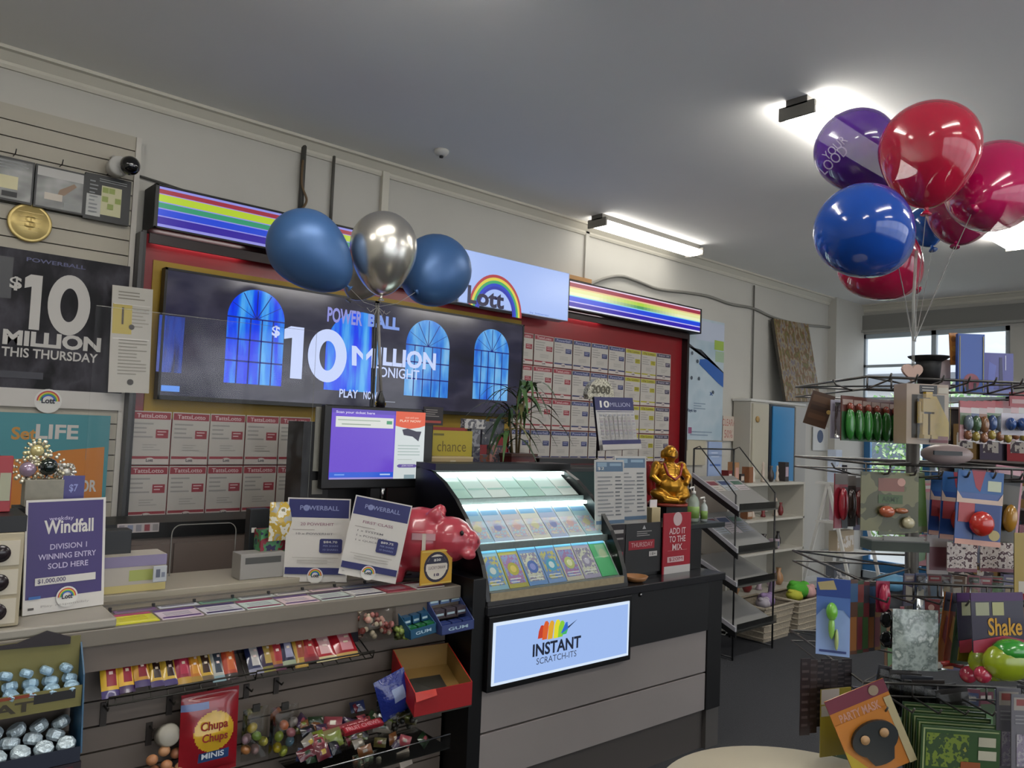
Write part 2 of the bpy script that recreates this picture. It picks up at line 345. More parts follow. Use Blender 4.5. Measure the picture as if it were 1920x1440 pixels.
def cable(pts, r, m, lab, Y=4.18):
    P = [onY(x, y, Y) for x, y in pts]; Q = []
    for i in range(len(P)-1):
        p0, p1, p2, p3 = P[max(0, i-1)], P[i], P[i+1], P[min(len(P)-1, i+2)]
        for k in range(6):
            t = k/6; Q.append(.5*((2*p1)+(p2-p0)*t+(2*p0-5*p1+4*p2-p3)*t*t+(3*p1-p0-3*p2+p3)*t**3))
    Q.append(P[-1]); b = B(); b.tube(Q, r, m, 6); tag(b.build('cable'), lab, 'cable')
cable([(1106, 534), (1135, 522), (1165, 518), (1195, 527), (1235, 542), (1290, 549), (1330, 556), (1370, 570), (1412, 578), (1450, 595), (1500, 608), (1550, 613), (1568, 616)], .013, M('8d8a82', .6), 'grey cable looping along the wall right of the timber strip')
cable([(242, 324), (300, 342), (360, 362), (420, 380), (470, 396)], .006, M('4a4844', .6), 'thin dark cable from the camera to behind the left rainbow sign')
cable([(568, 300), (566, 345), (575, 375), (566, 392)], .007, M('6a5436', .6), 'short brown rope hanging on the conduit above the blue balloon', 4.15)
b = B(); a = onY(1003, 515, 4.15); c = onY(1104, 537, 4.15); b.box(a.x, c.x, 4.12, 4.199, 2.768, 2.80, M('c8955c', .55, noise=.12, scale=8)); tag(b.build('timber_batten'), 'raw pine batten on the wall above the right rainbow sign', 'batten')
# ---- slatwall
SLAT = M('b9b2a2', .6, noise=.04, scale=6)
sw = T('slatwall', 'beige grooved slatwall panel on the back wall at left', 'display panel', None, Matrix.Translation((.2, 4.14, 1.0)))
b = B(); b.box(-1.2, .905, .012, .045, 0, 1.975, M('4a463e', .8)); b.build('backing', sw)
z = 1.914
while z > 0: 
    b = B() if False else b
    if 'slm' not in globals(): 
        q = B(); q.box(-1.2, .905, 0, .03, 0, .0705, SLAT); first = q.build('slat', sw, Matrix.Translation((0, 0, z-.0705-.0028))); slm = first; o = first
    else: o = dup(slm, sw); o.matrix_local = Matrix.Translation((0, 0, z-.0705-.0028))
    z -= .0762
o = dup(slm, sw); o.matrix_local = Matrix.Translation((0, 0, 1.914+.0028)); 
b = B(); b.box(.905, .93, -.01, .05, -.0, 1.985, M('cfcac0', .5)); b.build('edge_trim', sw)
b = B(); b.box(1.132, 1.149, 4.06, 4.199, .9, 2.5, M('3c3b3c', .4)); tag(b.build('support_post'), 'dark grey upright post between slatwall and red board', 'post')
# ---- hooks + framed cards
def hook(parent, p, L=.12):
    b = B(); b.tube([p, p+Vector((0, -L, .0)), p+Vector((0, -L-.015, .018))], .0025, DARK, 5); b.build('hook', parent, parent.matrix_world.inverted())
SIL = multi('silver_print', ['0c0d0e', '303233', '6c6e6c', 'a8a8a4'], (6, 6, 9), .3, sharp=False)
for i, (x0, ya, x1, yb, lab) in enumerate([(-12, 288, 60, 385, 'black and silver gift pack with a cream label, leftmost of three on the slatwall'), (68, 306, 155, 404, 'black and silver gift pack with a bottle picture, middle of three on the slatwall'), (161, 322, 241, 424, 'black gift pack with a gold checked square, rightmost of three on the slatwall')]):
    p = wallp(x0, ya, x1, yb, 4.10, th=.02, m=M('0c0d0e', .45))
    t = T('gift_pack', lab, 'pack', 'packs hung on the slatwall', Matrix.Translation((p.X.translation.x, 4.125, p.X.translation.z)))
    if i == 1: p.R(.04, .04, .97, .96, SIL); p.R(.04, .04, .97, .25, M('a8a6a2', .3)); p.P([(.5, .5), (.62, .42), (.78, .3), (.84, .36), (.6, .62), (.45, .66)], M('8a6c50', .4)); p.R(.2, .62, .56, .78, M('cfc4b4', .4)); p.R(.6, .78, .96, .94, M('8a8c8a', .4))
    if i == 0: p.R(.05, .05, .95, .95, SIL); p.R(.1, .42, .62, .72, M('d8cfa0', .4)); p.R(.25, .78, .62, .9, DARK); p.lines(.1, .08, .85, .3, 3, M('9a9c9c'))
    if i == 2: 
        p.R(.05, .45, .36, .92, M('b8b8b4', .4)); p.R(.36, .22, .8, .86, M('c8c496', .4))
        for a, c in ((.38, .25), (.52, .25), (.38, .45), (.66, .45), (.5, .6)): p.R(a, c, a+.13, c+.12, M('8a9a3a', .4))
        p.lines(.3, .08, .9, .17, 2, M('9a9c9c')); p.lines(.1, .15, .28, .9, 9, M('8f9192'))
    p.done('box', parent=t); c = p.X.translation
    hook(t, Vector((c.x+p.w*.5, 4.15, c.z+p.h+.02)), .06)
p0 = onY(56, 418, 4.12); t = T('gold_medallion', 'gold coin-like disc hung on the slatwall below the packs', 'disc', None, Matrix.Translation((p0.x, 4.12, p0.z)))
X = Matrix.Rotation(PI/2, 4, 'X'); b = B(); b.lathe([(.001, .008), (.075, .008), (.08, .004), (.086, .008), (.09, 0), (.086, -.008), (.001, -.008)], M('c9b271', .35, .5), 36, X)
b.build('disc', t); b = B(); b.text('$', -.022, -.035, .022, .035, -.0095, M('9a8448', .4, .5)); 
for k in range(5): b.box(-.05+.004*k, .05-.004*k, -.0095, -.0085, .045-.0+.0-.022*k, .048-.022*k, M('a8925a', .4, .4))
b.build('relief', t); hook(t, Vector((p0.x, 4.15, p0.z+.095)), .02)
# security camera
c = onY(234, 312, 4.02); t = T('security_camera', 'small round security camera with a black lens at the slatwall corner', 'camera', None, Matrix.Translation(c))
b = B(); b.lathe([(.03, .10), (.045, .08), (.048, .02), (.045, 0), (.001, 0)], WHITE, 24, Matrix.Translation((-.02, 0, 0)) @ Matrix.Rotation(math.radians(90), 4, 'X') @ Matrix.Scale(-1, 4, (0, 0, 1))); b.build('body', t)
b = B(); b.ell((.01, -.05, -.005), (.046, .046, .046), M('040405', .1, coat=1), 20); b.build('lens', t)
b = B(); b.tube([(-.02, .05, .0), (-.03, .09, .06), (-.03, .13, .06)], .01, WHITE); b.build('bracket', t)
def ten(p, x0, y0, x1, y1, ox0, oy0, ox1, oy1, m):
    a = p.uv(x0, y1); c = p.uv(x1, y0); W, H = c[0]-a[0], c[1]-a[1]; p.lay()
    p.b.poly([(a[0]+W*.38, p.y, a[1]), (a[0]+W*.95, p.y, a[1]), (a[0]+W*.95, p.y, a[1]+H), (a[0]+W*.30, p.y, a[1]+H), (a[0], p.y, a[1]+H*.93), (a[0], p.y, a[1]+H*.74), (a[0]+W*.38, p.y, a[1]+H*.78)], m)
    a = p.uv(ox0, oy1); c = p.uv(ox1, oy0); cx, cz = (a[0]+c[0])/2, (a[1]+c[1])/2; rx, rz = (c[0]-a[0])/2, (c[1]-a[1])/2; vs = []
    for k in range(37):
        an = 2*PI*k/36
        for q, q2 in ((1, 1), (.42, .56)): vs.append((cx+rx*q*math.cos(an), p.y, cz+rz*q2*math.sin(an)))
    p.b.add(vs, [(2*k, 2*k+2, 2*k+3, 2*k+1) for k in range(36)], m)
# ---- the dark "10 million" poster
p = wallp(-60, 452, 226, 768, 4.12, th=.006, m=multi('dark_scenery', ['08080a', '100f14', '242228', '47454d', '141318'], (5, 5, 3), .8, detail=6, sharp=False))
W2 = M('c9c5bf', .5); p.Rp(-60, 738, 226, 770, W2); p.R(0, .89, 1, 1, W2); p.Rp(-60, 470, 20, 560, M('26262c', .4))
p.tp('$', 19, 517, 40, 546, W2, .03); ten(p, 40, 518, 82, 616, 85, 522, 173, 625, W2); p.tp('MILLION', 6, 616, 188, 661, W2, .045); p.tp('THIS THURSDAY', 3, 649, 182, 681, W2, .02)
p.tp('POWERBALL', 50, 482, 160, 506, M('5d5f86', .5), .02); p.Rp(-60, 690, 80, 712, M('34343e', .5))
q = p.uv(90, 752); logo(p, q[0]/p.w, 1-(q[1]/p.h), .075); p.done('jackpot_poster', 'large dark poster reading $10 MILLION THIS THURSDAY on the slatwall', 'poster')
p = wallp(-60, 770, 196, 950, 4.11, th=.006, m=M('3f8a94', .5, noise=.1, scale=3))
p.Pp([(-60, 862), (60, 860), (110, 845), (196, 838), (188, 975), (-60, 975)], M('c87a22', .5))
p.tp('Set', 22, 800, 68, 825, M('c08a3a', .5), .03); p.tp('LIFE', 68, 795, 146, 824, W2, .03); p.tp('VIP', 70, 868, 118, 892, W2, .03); p.tp('0', 122, 868, 140, 890, W2, .03); p.tp('OR', 150, 900, 180, 922, W2, .03)
p.tp('MAJ', 60, 900, 145, 922, W2, .03); p.done('teal_orange_poster', 'teal and orange poster with the word LIFE below the dark poster', 'poster')
# hanging notice in a plastic sleeve
p = Panel(onY(211, 534, 4.055), onY(287, 543, 4.055), onY(199, 735, 4.055), .003, M('c6c1b6', .5))
p.R(.03, .17, .5, .45, M('c9b45a', .5)); p.R(.25, .2, .3, .36, M('5a5040')); p.lines(.15, .05, .8, .14, 3, M('8a8478')); p.lines(.5, .2, .92, .4, 6, M('a8a296'))
p.C(.5, .38, .07, M('504c48')); p.lines(.2, .5, .9, .85, 11, M('9e998e')); p.C(.52, .9, .08, M('504c48')); p.R(.05, .49, .95, .5, M('e8e4dc', .2)); p.R(.05, .17, .95, .175, M('efece6', .2))
p.done('notice_sheet', 'white and yellow printed notice in a sleeve beside the left screen', 'sheet')
# ================================================================ RED BOARD with screens
REDM = M('8f1a22', .28, noise=.05, scale=2, coat=.3)
bd = T('results_board', 'long glossy red board behind the screens and result cards', 'board', None, Matrix.Translation((1.171, 4.15, 0)))
b = B(); b.box(0, 4.58, 0, .03, .95, 2.515, REDM); b.build('backboard', bd)
b = B(); b.box(-.02, 0, -.06, .03, .95, 2.515, BLACK); b.build('end_trim', bd); b = B(); b.box(4.58, 4.61, -.06, .03, .95, 2.505, M('1a0c0e', .4)); b.build('end_trim', bd)
b = B(); b.box(.055, 2.61, -.006, 0, 1.58, 2.385, M('a8860c', .5)); b.build('yellow_surround', bd)
b = B(); b.box(.01, 4.57, -.072, -.058, 2.455, 2.505, M('24080a', .4)); b.build('top_rail', bd)
for xa, xb in ((.05, .50), (2.86, 3.46)): b = B(); b.box(xa, xb, -.03, -.014, 2.480, 2.492, E((1, .93, .9), 7.0)); b.build('strip_light', bd)
# rainbow light boxes
def rainbow(X0, X1, Z0, Z1, lab, dep=.17):
    t = T('rainbow_light_box', lab, 'sign', None, Matrix.Translation((X0, 4.19-dep, Z0))); W, H = X1-X0, Z1-Z0
    b = B(); b.box(0, W, .004, dep, 0, H, M('121214', .5)); b.box(0, .02, -.006, .004, 0, H, BLACK); b.box(W-.02, W, -.006, .004, 0, H, BLACK); b.box(0, W, -.006, .004, H-.012, H, BLACK); b.box(0, W, -.006, .004, 0, .012, BLACK)
    b.build('casing', t, bevel=.003)
    p = Panel(Vector((X0+.02, 4.19-dep, Z1-.012)), Vector((X1-.02, 4.19-dep, Z1-.012)), Vector((X0+.02, 4.19-dep, Z0+.012)), .003, E('9c9cf0', .8))
    return t, p
t, p = rainbow(1.175, 3.05, 2.52, 2.745, 'black light box with clean rainbow stripes above the left screen')
for a, c, h in ((.06, .17, 'a02c3e'), (.19, .20, 'd8c070'), (.20, .37, 'b9d52c'), (.40, .53, '2f9a72'), (.56, .72, '1646dc'), (.75, .93, '2c0aa0')): p.R(0, a, 1, c, E(h, .85))
p.done('rainbow_face', parent=t)
b = B(); 
t, p = rainbow(4.12, 5.85, 2.51, 2.735, 'light box with blurred rainbow stripes above the right cards')
N = 40
def mixc(a, c, k): return tuple(a[i]*(1-k)+c[i]*k for i in range(3))
cols = [('f0d8f0', 0, .05), ('a03048', .05, .2), ('f0c890', .2, .26), ('d0e858', .26, .4), ('40a070', .4, .52), ('90e0f0', .52, .56), ('1c48e0', .56, .74), ('d0c8ff', .74, .78), ('2c10b0', .78, .94), ('e8e8ff', .94, 1)]
for i in range(N):
    u = (i+.5)/N; k = max(0, 1-abs(u-.5)*3.2)
    for h, a, c in cols:
        base = hexc(h)
        if h == '40a070': base = mixc(hexc('f4f8c8'), hexc('3c9a58'), k)
        if h == 'd0e858': base = mixc(hexc('eef0a8'), hexc('b0d840'), k)
        p.L = 2; p.lay(); p.R(i/N, a, (i+1)/N, c, E(tuple(round(x, 2) for x in base), .9))
p.done('rainbow_face', parent=t)
# Lott sign
t = T('word_light_box', 'pale blue light box with the rainbow arch and the word Lott', 'sign', None, Matrix.Translation((3.07, 3.99, 2.41)))
b = B(); b.box(0, 1.04, .004, .105, 0, .36, M('b9c4d8', .5)); b.build('casing', t)
p = wallr(3.08, 2.765, 4.10, 2.415, 3.99, m=E('a9c2fb', .9))
q = p.uv(929, 589); u0, v0 = q[0]/p.w, 1-q[1]/p.h; rx_ = (p.uv(978, 589)[0]-q[0])/p.w; rz_ = (p.uv(929, 515)[1]-q[1])/p.w
for i, c in enumerate(['b83a44', 'e8d84a', '3cae6a', '1a3ed0', '1a2cb0']): p.arc(u0, v0, rz_*(1-.075*i), rz_*(1-.075*(i+1)), E(c, .85), 0, 172, 26, rx_/rz_)
k = E('17123c', .9); p.tp('L', 877, 534, 893, 571, k, .035); p.tp('ott', 894, 543, 944, 581, k, .035); p.tp('by lotteries', 993, 584, 1028, 594, E('4a6ac8', .9), .0)
p.done('sign_face', parent=t)
# ---- twin screens
def tv(X0, X1, lab):
    t = T('wall_screen', lab, 'screen', 'twin wall screens', Matrix.Translation((X0, 4.06, 1.675))); W = X1-X0
    b = B(); b.box(0, W, .008, .06, 0, .668, M('0a0a0b', .4)); b.box(0, .012, 0, .008, 0, .668, BLACK); b.box(W-.012, W, 0, .008, 0, .668, BLACK); b.box(0, W, 0, .008, 0, .022, BLACK); b.box(0, W, 0, .008, .656, .668, BLACK); b.build('casing', t)
    b = B(); b.box(W*.3, W*.7, .06, .09, .2, .45, DARK); b.build('wall_mount', t)
    return t, wallr(X0+.012, 1.675+.656, X1-.012, 1.675+.022, 4.065, th=.002, m=SCR)
SCR = multi('screen_night', ['17161e', '1d1c2a', '24233a', '3c3a4c', '2c2a3a'], (2.2, 1, 4.5), .12, .75, 3, sharp=False)
BLU = multi('blue_glow', ['0516c8', '0a2cf0', '1450f4', '2e8cf4', '5ab4f8'], (16, 3, 2.2), .12, .9, 3, sharp=False)
BLU2 = multi('blue_glow_right', ['1a3cb8', '2060d8', '3c8ce8', '64b0f0', '8cc4f4'], (12, 3, 3), .12, .85, 3, sharp=False)
LIN = E('0c1e7a', .9); TX = E('c6d4fb', .95)
def arch(p, x0, ytop, x1, ybot, m, grid=True):
    a = p.uv(x0, (ytop+ybot)/2); c = p.uv(x1, (ytop+ybot)/2); xm = (x0+x1)/2; zt = p.uv(xm, ytop)[1]; zb = p.uv(xm, ybot)[1]; xl, xr = a[0], c[0]; r = (xr-xl)/2; cx = (xl+xr)/2; zs = zt-r
    xl0, xr0 = max(0, xl), min(p.w, xr)
    pts = [(xl0, zb), (xr0, zb)]
    for k in range(25):
        an = PI*k/24; q = cx+r*math.cos(an)
        if -1e-6 <= q <= p.w: pts.append((q, zs+r*math.sin(an)))
    if pts[-1][0] > xl0+1e-4: pts.append((xl0, zs))
    p.lay(); p.b.poly([(x, p.y, z) for x, z in pts], m)
    if not grid: return
    p.lay(); bar = lambda ax, az, bx, bz, w_=.004: p.b.poly([(ax-w_*(az != bz), p.y, az-w_*(az == bz)), (bx+w_*(az != bz), p.y, bz-w_*(az == bz)), (bx+w_*(az != bz), p.y, bz+w_*(az == bz)), (ax-w_*(az != bz), p.y, az+w_*(az == bz))] if az == bz else [(ax-w_, p.y, az), (ax+w_, p.y, az), (bx+w_, p.y, bz), (bx-w_, p.y, bz)], LIN)
    for z in (zs, zs-(zs-zb)*.33, zs-(zs-zb)*.66): bar(xl0, z, xr0, z)
    for k in range(1, 5):
        x = xl+(xr-xl)*k/5
        if 0 < x < p.w: bar(x, zb, x, zs)
    for k in range(1, 6):
        an = PI*k/6; x = cx+r*.97*math.cos(an)
        if 0 < x < p.w: bar(cx if 0 < cx < p.w else x, zs, x, zs+r*.97*math.sin(an), .003)
t, p = tv(1.262, 2.503, 'left wall screen showing a blue arched window and $10')
arch(p, 424, 543, 532, 721, BLU); arch(p, 610, 585, 740, 735, BLU, False); p.Rp(299, 590, 340, 700, multi('blue_dim', ['1a1c3c', '24348c', '2c4cb0', '20244c'], (30, 3, 3), .1, .75, 2, sharp=False))
p.Rp(302, 722, 336, 735, E('5c94ee', .9)); p.Rp(302, 738, 354, 741, E('b8c4e8', .8))
p.tp('$', 510, 610, 524, 634, TX, .03); ten(p, 528, 615, 572, 708, 574, 622, 652, 714, TX)
p.Pp([(659, 648), (667, 649), (680, 664), (680, 675), (668, 661), (668, 686), (659, 685)], TX); p.tp('PLAY', 636, 729, 670, 747, TX, .02); p.tp('POWER', 614, 575, 678, 612, E('8c90e0', .85), .03)
p.done('display', parent=t)
t, p = tv(2.507, 3.735, 'right wall screen showing MILLION TONIGHT and two arched windows')
arch(p, 640, 590, 708, 742, BLU2, False); arch(p, 760, 600, 842, 744, BLU2); arch(p, 888, 617, 953, 750, BLU2)
p.Pp([(686, 665), (697, 653), (705, 654), (705, 691), (696, 690), (696, 666), (686, 676)], TX); p.tp('ILLION', 709, 650, 816, 695, TX, .035); p.tp('TONIGHT', 698, 686, 785, 713, TX, .015); p.tp('BALL', 690, 588, 748, 620, E('7c9ce8', .85), .05); p.tp('NOW', 681, 733, 706, 750, TX, .02); p.Rp(702, 751, 740, 755, E('9aa0b0', .7))
p.done('display', parent=t)
# ---- result cards
CARD = M('c4beb6', .55, noise=.03, scale=15)
def rescard(hc, hw, txt, W, H, seed):
    random.seed(seed); p = Panel(Vector((0, 0, H)), Vector((W, 0, H)), Vector((0, 0, 0)), .003, CARD); h = M(hc, .5, noise=.1, scale=40)
    p.R(.02, .02, .98, .15, h); p.t(txt, .12, .045, .88, .125, M(hw, .5), .02)
    p.lines(.06, .22, .55, .55, 4, M('a09c98')); p.R(.62, .34, .94, .5, h); p.lines(.66, .37, .9, .48, 2, M(hw)); p.lines(.3, .62, .75, .76, 3, M('a8a49e')); p.R(.02, .84, .98, .89, h); p.R(.02, .89, .98, .99, M('cfc4bd', .5)); p.C(.5, .92, .13, M('cfc4bd', .5), 16, .08); p.t('Lott', .41, .885, .59, .945, M('403c48', .5), .03)
    o = p.b.build('result_card'); return o
XB = 1.15
protos = {}
def putcard(kind, x, z, W, H, lab, grp):
    k = (kind, round(W, 3), round(H, 3))
    if k not in protos:
        hc, hw, txt = {'r': ('9c3440', 'd8b8b8', 'TattsLotto'), 'b': ('3c4270', 'a8acc8', 'Powerball'), 'y': ('b8b038', '6a6430', 'Oz Lotto'), 'd': ('4a4458', 'b8b4c0', 'Super 66')}[kind]
        protos[k] = rescard(hc, hw, txt, W, H, len(protos)+3); o = protos[k]
    else: o = protos[k].copy(); COL.objects.link(o)
    o.location = (x, 4.138, z); o.rotation_euler = (0, random.uniform(-.008, .008), 0); tag(o, lab, 'card', grp)
ORD = ['first', 'second', 'third', 'fourth', 'fifth', 'sixth', 'seventh', 'eighth', 'ninth', 'tenth', 'eleventh', 'twelfth']
z2 = [(onY(240, 768, 4.14).z, 'top'), (onY(236, 873, 4.14).z, 'bottom')]
Wc = (onY(578, 800, 4.14).x-onY(238, 800, 4.14).x)/5; Hc = z2[0][0]-z2[1][0]
for r, (zt_, rn) in enumerate(z2):
    for i in range(5): putcard('r', 1.172+Wc*i, zt_-Hc*.985, Wc*.97, Hc*.975, 'red-headed result card, %s from the left in the %s row left of the service terminal' % (ORD[i], rn), 'result cards left block')
x0 = onY(962, 640, 4.14).x; x1 = onY(1258, 700, 4.14).x; Wc = (x1-x0)/9; zt_ = onY(965, 620, 4.14).z; zb = onY(1225, 815, 4.14).z; Hc = (zt_-zb)/3.02
rows = ['rrbbbbyyd', 'rrrbbbyyd', 'rrrbbbyyd', 'bbbbbbyyd']
for r, row in enumerate(rows):
    for i, k in enumerate(row): putcard(k, x0+Wc*i, zt_-Hc*(r+1)+.004, Wc*.95, Hc*.965, '%s-headed result card, %s from the left in row %s of the right block' % ({'r': 'red', 'b': 'blue', 'y': 'yellow', 'd': 'dark'}[k], ORD[i], ['one', 'two', 'three', 'four'][r]), 'result cards right block')
# tall blue poster, clearance sign
p = wallr(5.86, 2.69, 6.44, 1.56, 4.16, th=.02, m=multi('pale_blue_print', ['a8bccb', 'b6c8d4', 'c0d0da', 'aec4d2'], (3, 3, 3), .4, sharp=False), edge=M('4a5258'))
p.R(0, .0, .25, .07, M('707878')); p.R(.2, .02, 1, .18, M('c4cde0', .5)); p.R(.72, .16, .99, .24, M('a4c050', .5)); p.P([(0, .22), (1, .42), (1, .50), (.35, .26), (0, .25)], M('3a3e44', .5)); p.R(.75, .25, 1, .34, M('a8c0a0', .5)); p.P([(.32, .34), (.5, .33), (1, .43), (1, .55), (.85, .52), (.3, .38)], M('2a62b4', .5))
p.tp('Ways to', 1284, 765, 1305, 775, M('3a4a70')); p.lines(.18, .7, .5, .76, 3, M('8a9cb0')); p.tp('x', 1330, 735, 1336, 742, M('2a5aa0')); p.lines(.1, .93, .85, .98, 2, M('8a9cb0')); p.R(.05, .9, .14, .95, M('a05a80'))
for a, c in ((.1, .3), (.25, .36), (.3, .5), (.1, .5), (.7, .6)): p.C(a, c, .03, M('505a66'))
p.done('information_poster', 'tall pale blue poster with a dark diagonal band right of the red board', 'poster')
p = wallr(6.47, 1.80, 6.90, 1.56, 4.17, m=M('cfc2b4', .6)); p.tp('CLEARANCE', 1354, 785, 1392, 800, M('b06a62'), .0); p.tp('50% OFF', 1358, 806, 1392, 822, M('b06a62'), .0); p.done('clearance_sign', 'white CLEARANCE notice with red letters on the wall', 'sign')
p = wallp(1258, 822, 1322, 872, 4.17, th=.02, m=M('c2baa4', .6)); p.R(.45, .05, .47, .45, M('8a8474')); p.done('cream_board', 'cream blank board on the wall below the pale blue poster', 'board')
# ================================================================ THE COUNTER (local frame: u along, v back, z up)
def cfX(): return CX(0, 0, 0)
X0C = Matrix.Translation(CO - CU*3.61) @ Matrix.Rotation(CA, 4, 'Z')       # local (u,v,z) -> world
def zat(px, py, v): return cv(px, py, v).z
TOPL = .965; VF = .07; VS = .16
SL2 = M('6f645b', .55, noise=.05, scale=5); TOPM = M('80786c', .35, noise=.08, scale=9); BRN = M('6a5f56', .5, noise=.1, scale=12)
lc = T('service_counter', 'long beige slatted sales counter with a clear ticket ledge on top', 'counter', None, X0C)
b = B(); b.box(-.6, 1.96, VS+.03, .62, 0, .93, M('565049', .7)); b.build('carcass', lc)
b = B(); b.box(-.6, 1.96, VF, .42, TOPL-.05, TOPL, TOPM); b.build('worktop', lc, bevel=.004)
b = B(); b.box(-.6, 1.96, VF+.012, VS+.03, TOPL-.125, TOPL-.052, SL2); b.build('fascia', lc)
b = B(); b.box(-.6, 1.96, .42, .72, TOPL-.05, TOPL+.02, M('a59d8c', .4)); b.build('rear_ledge', lc, bevel=.003)
zl = cv(554, 1290, VS).z; k = 0
b = B(); b.box(-.6, .625, 0, .034, 0, .0705, SL2); b.build  # left and right runs of slats
z = zl+.0762*1; slA = slB = None
while z > .08:
    for run in (0, 1):
        u0, u1 = ((-.6, .618), (.624, 1.955))[run]; top = min(.0705, TOPL-.128-z+.0762)
        q = B(); q.box(u0, u1, 0, .03, 0, .0705, SL2)
        if run == 0: slA = dup(slA, lc) if slA else q.build('slat', lc)
        else: slB = dup(slB, lc) if slB else q.build('slat', lc)
        (slA, slB)[run].matrix_local = Matrix.Translation((0, VS, z-.0705-.003))
    z -= .0762
b = B(); b.box(-.6, 1.955, VS, VS+.03, zl+.0762+.002, TOPL-.127, SL2); b.build('top_slat', lc)
b = B(); b.box(-.6, 1.955, VS+.02, VS+.031, .05, zl+.08, M('3c372f', .8)); b.build('groove_backing', lc)
b = B(); b.box(-.6, 1.955, VS, VS+.03, 0, .07, BLACK); b.build('kickboard', lc)
# slots of the ledge: two rows of low clear dividers
b = B()
for v in (.205, .265, .345): b.box(.70, 1.9, v, v+.006, TOPL, TOPL+.006, M('6f6a62', .3))
for i in range(10): b.box(.72+.13*i, .728+.13*i, .262, .272, TOPL, TOPL+.014, DARK)
b.build('divider', lc)
b = B(); b.box(-.6, .70, VF, .30, TOPL, TOPL+.028, M('a09a8e', .35, noise=.06, scale=9)); b.build('ledge_board', lc, bevel=.006)
# tickets lying on the ledge
TK = [('d8d420', 'b03a6a', 'bright yellow game slip with a pink band'), ('d9c6d2', '5a3a78', 'pale pink game slip with a purple edge'), ('d8d6dc', '3a2a5a', 'white game slip with a violet edge'), ('cfe0d8', '8a2a50', 'pale green game slip with a crimson edge'), ('e2c8cc', '503070', 'rose game slip with a purple edge'), ('c8d4cc', '4a3050', 'grey green game slip'), ('dcd8d4', '2c2640', 'white game slip with a dark edge'), ('a8505a', '7a2a38', 'red game slip by the paper notices'), ('d0ccc8', '6a3040', 'white game slip at the right end of the ledge')]
for i, (c, d, lab) in enumerate(TK):
    b = B(); b.box(0, .125, 0, .12, 0, .003, M(c, .35, coat=.3)); b.box(0, .125, .095, .12, .003, .0035, M(d, .4)); b.box(.005, .12, .004, .02, .003, .0035, M(d if i else 'e8e060', .4))
    for j in range(3): b.box(.02, .10, .035+.017*j, .041+.017*j, .003, .0035, M('9a98a0' if i else 'b8a820', .5))
    tag(b.build('game_slip', None, CX(.70+.133*i, .085, TOPL+.0005)), lab+' on the counter ledge', 'slip', 'game slips on the ledge')
for i in range(7):
    b = B(); c = ['7c5a8a', 'c8ccd4', '6c9a80', 'c0c8c4', 'cfcac4', 'd4b8bc', '8a8f98'][i]; b.box(0, .125, 0, .045, 0, .003, M(c, .4)); b.box(.01, .115, .03, .04, .003, .0035, M('504a5a', .4))
    tag(b.build('game_slip', None, CX(.73+.133*i, .214, TOPL+.0005)), 'game slip in the rear row of the ledge, %s from the left' % ORD[i], 'slip', 'game slips in the rear row')
# ---- scratch ticket unit
su = T('ticket_display_unit', 'black ticket display unit with curved lit case in the middle of the counter', 'counter', None, X0C)
b = B(); b.box(1.965, 2.03, -.005, .62, 0, 1.0, M('060607', .4)); b.build('side_panel', su, bevel=.003)
b = B(); b.box(2.03, 3.49, .035, .62, .19, .845, DARK); b.build('carcass', su)
KG = M('938b88', .5, noise=.04, scale=4)
for za, zb in ((.20, .384), (.392, .60)): b = B(); b.box(2.03, 3.485, .0, .034, za, zb, KG); b.build('front_panel', su, bevel=.002)
b = B(); b.box(2.03, 3.50, .025, .06, .0, .197, M('4c4642', .6)); b.build('kickboard', su)
b = B(); b.box(3.5, 3.605, .0, .12, .0, .197, M('4f4b48', .6)); b.build('kick_block', su)
b = B(); b.box(3.487, 3.605, -.008, .62, .197, .85, M('070708', .45)); b.build('end_panel', su, bevel=.002)
b = B(); b.box(2.86, 3.605, -.01, .6, .605, .85, M('0c0c0e', .5)) if False else b.box(2.86, 3.486, -.008, .034, .603, .85, M('0c0c0e', .5)); b.build('upper_panel', su)
b = B(); b.box(2.03, 3.615, -.02, .62, .85, .887, M('232326', .25, coat=.3)); b.build('worktop', su, bevel=.004)
b = B(); b.ell((2.95, -.012, .84), (.008, .008, .01), CHROME, 10); b.build('lock', su)
b = B(); b.box(2.032, 2.872, -.03, .034, .555, .85, M('050506', .35)); b.build('sign_casing', su, bevel=.004)
def C3(u, v, z): return X0C @ Vector((u, v, z))
p = Panel(C3(2.052, -.034, .826), C3(2.85, -.034, .826), C3(2.052, -.034, .58), .004, E('dcecff', .95)); BLF = E('a2c0f6', .92); p.R(.014, .05, .986, .955, BLF)
for i, (c, x, yb, yt) in enumerate([('c8402a', 1013, 1198, 1172), ('e0602a', 1021, 1200, 1164), ('e8a82c', 1031, 1199, 1163), ('e8e030', 1042, 1197, 1161), ('8cd03a', 1050, 1195, 1163), ('4ab86a', 1057, 1190, 1172)]):
    p.Pp([(x-5, yb), (x+4, yb-2), (x+8, yt+4), (x+5, yt), (x+1, yt+1), (x-3, yt+12)], E(c, .9))
p.Pp([(1050, 1188), (1058, 1182), (1064, 1166), (1060, 1166)], E('3a78d8', .9)); p.Pp([(1058, 1182), (1066, 1176), (1082, 1160), (1064, 1174)], E('243a5c', .9)); p.Pp([(1052, 1187), (1064, 1178), (1063, 1168), (1058, 1170)], E('2f6ad0', .9))
p.tp('INSTANT', 996, 1206, 1089, 1215, E('1c2438', .9), .035) if False else None
a = p.uv(997, 1232); c = p.uv(1088, 1193); p.t('INSTANT', a[0]/p.w, 1-(a[1]+.052)/p.h, c[0]/p.w, 1-a[1]/p.h, E('1c2438', .9), .03)
